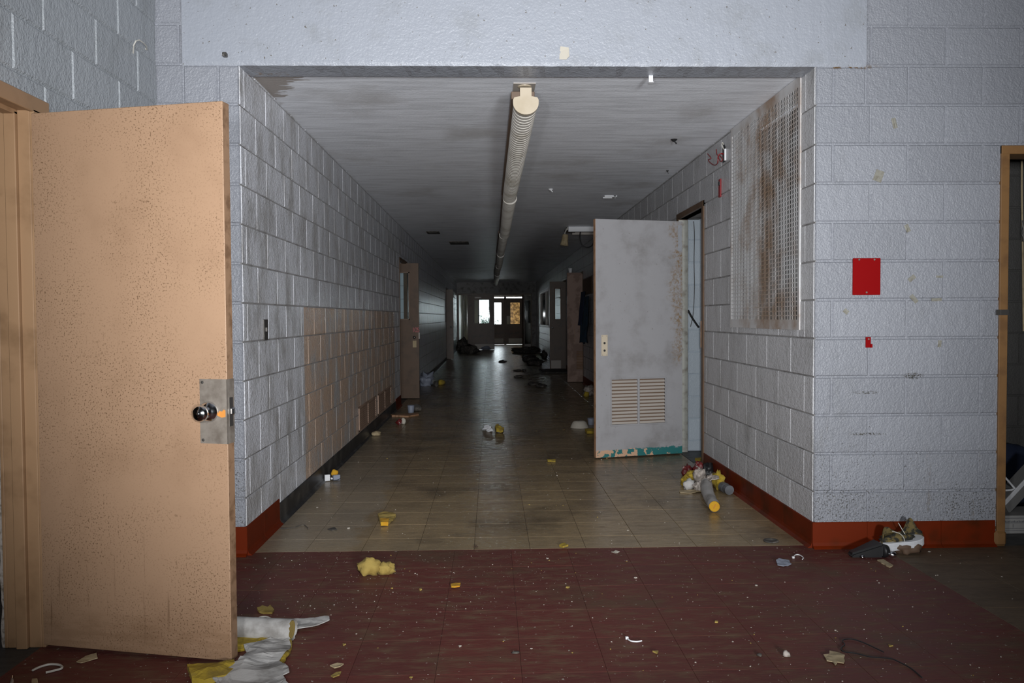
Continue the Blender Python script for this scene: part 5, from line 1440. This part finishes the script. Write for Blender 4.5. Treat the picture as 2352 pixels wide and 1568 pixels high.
# paper bowl lying upside down
vs, fs = [], []
for j, (d_, h_) in enumerate(((0.105, 0.0), (0.102, 0.008), (0.092, 0.03), (0.075, 0.062), (0.055, 0.074), (0.02, 0.076))):
    for k in range(32):
        a = 2 * math.pi * k / 32
        q = 0.018 * math.exp(-((k - 9) / 2.5) ** 2) if j > 2 else 0
        vs.append((d_ * math.cos(a), d_ * math.sin(a), h_ - q))
for j in range(5):
    for k in range(32): fs.append((j * 32 + k, j * 32 + (k + 1) % 32, (j + 1) * 32 + (k + 1) % 32, (j + 1) * 32 + k))
fs.append(tuple(160 + k for k in range(32)))
o = MB().add(vs, fs).build('paper_bowl', M_PAPER, smooth=True); o.location = onZ(1331, 981); o.rotation_euler = (R_(0), R_(0), 0.3); tag(o, 'upturned dented paper bowl left of the white louvred door', 'bowl')
o = MB().lathe([(0, 0.045), (0.003, 0.046), (0.075, 0.055), (0.077, 0.053), (0.005, 0.043)], (0, 0, 0), (0, 0, 1), 20).build('plastic_cup', M_BLUEGREY, smooth=True); o.location = onZ(1360, 975); tag(o, 'pale plastic cup half hidden by the edge of the white door', 'cup')
chunk('foil_bundle', 'white and yellow crumpled bundle on the floor behind the white door', 'wrapper', (1354, 908), (0.10, 0.12, 0.09), M_PLASTERBIT, 57.0, 0.7)
chunk('yellow_wad', 'yellow wad in front of the crumpled white bundle', 'insulation', (1347, 911), (0.05, 0.05, 0.05), M_YELLOW, 58.0, 0.6, sub=2)
o = MB().cbox(-0.34, 0.36, -0.55, 0.65, 0.0, 0.035, 0.012).build('fallen_board', M_DEBRIS); o.location = onZ(1275, 854); tag(o, 'dark board lying flat before the scuffed louvred door', 'board')
for c, sz, lb in (((1191, 867), (0.10, 0.12, 0.03), 'dark star-shaped scrap in the light streak'), ((1226, 884), (0.12, 0.18, 0.03), 'dark rag on the bright floor'),
                  ((1243, 889), (0.10, 0.14, 0.03), 'second dark rag just past the first on the bright floor'), ((1188, 852), (0.10, 0.15, 0.02), 'small dark scrap, farther along the light streak'),
                  ((1204, 853), (0.05, 0.20, 0.03), 'thin dark stick-like scrap beside the light streak'), ((1218, 829), (0.22, 0.5, 0.10), 'dark heap beside the light streak, near the corridor end'),
                  ((1228, 838), (0.20, 0.3, 0.08), 'smaller dark heap in front of the other heap'), ((1207, 811), (0.45, 0.4, 0.12), 'low dark pile under the open end door'),
                  ((1155, 831), (0.10, 0.25, 0.03), 'dark flake where the light streak starts'), ((1250, 823), (0.10, 0.40, 0.14), 'brown leafy rubbish along the far wall'),
                  ((1064, 808), (0.22, 0.5, 0.28), 'heap of dark rubbish beside the closed end door'), ((1078, 812), (0.3, 0.4, 0.16), 'lower end of the rubbish heap by the closed door'),
                  ((1279, 845), (0.09, 0.14, 0.10), 'crumpled rubbish at the foot of the farther glazed door'), ((1315, 866), (0.08, 0.2, 0.03), 'flat dark scrap before the scuffed door')):
    chunk('rubbish', lb, 'rubbish', c, sz, M_DEBRIS, c[0] * 0.17, 0.6, sub=2 if sz[0] < 0.2 else 3)
chunk('white_rubbish', 'white crumpled paper at the kick plate of the closed end door', 'rubbish', (1116, 803), (0.22, 0.2, 0.12), M_BLUEGREY, 61.0, 0.6, sub=2)
chunk('leaf_rubbish', 'brown leaves at the end wall corner beside the red base', 'rubbish', (1225, 806), (0.14, 0.3, 0.10), M_BOARD, 63.0, 0.6, sub=2)

# ---- inside the side doorway
r = empty('flat_carton', 'white flat carton with printed lines on the floor inside the side doorway', 'carton', (2.90, 4.50, 0))
MB().cbox(0.0, 0.75, 0, 0.22, 0, 0.105, 0.003).build('box', simple('white_carton', (0.34, 0.33, 0.32), 0.7), r)
b = MB()
for z, h_ in ((0.088, 0.004), (0.062, 0.002), (0.030, 0.002), (0.018, 0.002)): b.box(0.002, 0.748, -0.0012, 0.001, z, z + h_)
b.box(0.085, 0.088, -0.0012, 0.001, 0.036, 0.056)
for i in range(44): b.box(0.02 + i * 0.009, 0.02 + i * 0.009 + 0.0055, -0.0012, 0.001, 0.066, 0.066 + 0.006 + 0.004 * (i * 7 % 3) / 2)
b.build('printed_lines', M_PRINT, r)
a0, a1 = onY(2301, 1163, 4.60), onY(2395, 1062, 4.70)
r = empty('leaning_board', 'grey boxed board leaning diagonally over the carton in the side doorway', 'board', (a0.x, a0.y, a0.z))
d_ = (a1 - a0); ln = d_.length
b = MB().cbox(0, ln, -0.03, 0.05, -0.045, 0.045, 0.003)
o = b.build('body', simple('grey_board', (0.20, 0.195, 0.19), 0.6), r); r.rotation_euler = d_.to_track_quat('X', 'Z').to_euler()
MB().cbox(-0.002, ln, -0.036, -0.028, 0.02, 0.046, 0.002).build('edge_trim', M_WHITEP, r)
chunk('blue_bundle', 'dark blue bundle behind the diagonal board in the side doorway', 'bundle', (3.26, 5.05, 0), (0.42, 0.12, 0.24), M_NAVY, 71.0, 0.25)
for px, lb in (([(2298, 1086), (2312, 1100), (2325, 1115), (2334, 1125)], 'white strap crossing the dark blue bundle'),
               ([(2300, 1126), (2318, 1125), (2340, 1122)], 'thin white tie across the bundle, under the strap'),
               ([(2312, 1187), (2330, 1192), (2345, 1200), (2360, 1206)], 'curved white strip over the carton')):
    o = MB().tube(smooth([onY(*q, 4.60) for q in px]), 0.006, 6).build('white_strap', M_WHITEP); tag(o, lb, 'strap')
o = MB().tube(smooth([onY(*q, 4.9) for q in ((2347, 366), (2347, 450), (2349, 560), (2350, 680), (2351, 760))]), 0.005, 6).build('dangling_string', M_CARD); tag(o, 'thin tan cord hanging inside the side doorway', 'cord')
vs, fs = [], []
for i in range(9):
    for j in range(12):
        q = onY(2346 + i * 2.0 + 2 * math.sin(j * 0.8), 506 + j * 4.4, 4.86 + 0.02 * math.sin(i * 1.5 + j * 0.3)); vs.append(q)
for i in range(8):
    for j in range(11): fs.append((i * 12 + j, (i + 1) * 12 + j, (i + 1) * 12 + j + 1, i * 12 + j + 1))
o = MB().add(vs, fs).build('pale_rag', M_JACKET); tag(o, 'pale rag caught on the hanging cord in the side doorway', 'rag')

# ---- paint flakes and crumbs nobody could count
def scatter(name, label, n, areas, mat, smin, smax, seed, parent=None):
    rr = random.Random(seed); mb = MB()
    for _ in range(n):
        x0, x1, y0, y1, clus = rr.choices(areas, weights=[a[5] for a in areas])[0][:5]
        x, y = rr.uniform(x0, x1), rr.uniform(y0, y1)
        if (y > 4.25 and not -1.27 < x < 1.69): continue
        if clus and noise.noise((x * 2.2, y * 2.2, seed)) < rr.uniform(-0.6, 0.5): continue
        s = smin + (smax - smin) * rr.random() ** 4
        a = rr.uniform(0, 6.28); h = s * rr.uniform(0.2, 0.5)
        k = rr.choice((3, 4, 5))
        top = [(x + math.cos(a + 6.283 * i / k) * s * rr.uniform(0.5, 1), y + math.sin(a + 6.283 * i / k) * s * rr.uniform(0.5, 1), h + 0.0006) for i in range(k)]
        bot = [(x + (p[0] - x) * 1.1, y + (p[1] - y) * 1.1, -0.0012) for p in top]
        mb.add(top + bot, [tuple(range(k))] + [(i, k + i, k + (i + 1) % k, (i + 1) % k) for i in range(k)])
    o = mb.build(name, mat)
    return tag(o, label, 'flakes', kind='stuff')
RED_A = (-1.2, 2.1, 2.3, 4.32, 1, 6.0)
scatter('paint_flakes', 'tiny white paint flakes scattered over the red tiles and the corridor floor', 2000,
        [RED_A, (-1.28, 0.3, 3.4, 4.32, 0, 1.6), (-1.25, 1.7, 4.35, 6.5, 1, 3.0), (-1.27, 1.7, 6.5, 12.0, 1, 1.3), (2.1, 3.4, 2.3, 4.2, 1, 0.5), (-1.7, -0.9, 2.3, 3.0, 1, 0.5)], M_CHIP, 0.0008, 0.0042, 5)
scatter('plaster_crumbs', 'larger white plaster crumbs here and there on the floor', 70,
        [(-1.0, 2.2, 2.5, 4.3, 0, 4), (-1.2, 1.6, 4.4, 8.0, 0, 2), (2.1, 3.0, 3.0, 4.2, 0, 0.6)], M_CHIP, 0.003, 0.010, 6)
scatter('yellow_fibre_bits', 'small yellow and orange fibre bits dotted about the red tiles', 60,
        [(-0.8, 2.0, 2.5, 4.3, 0, 3), (-1.2, 1.6, 4.4, 9.0, 0, 1.5)], M_PALEYEL, 0.003, 0.012, 8)
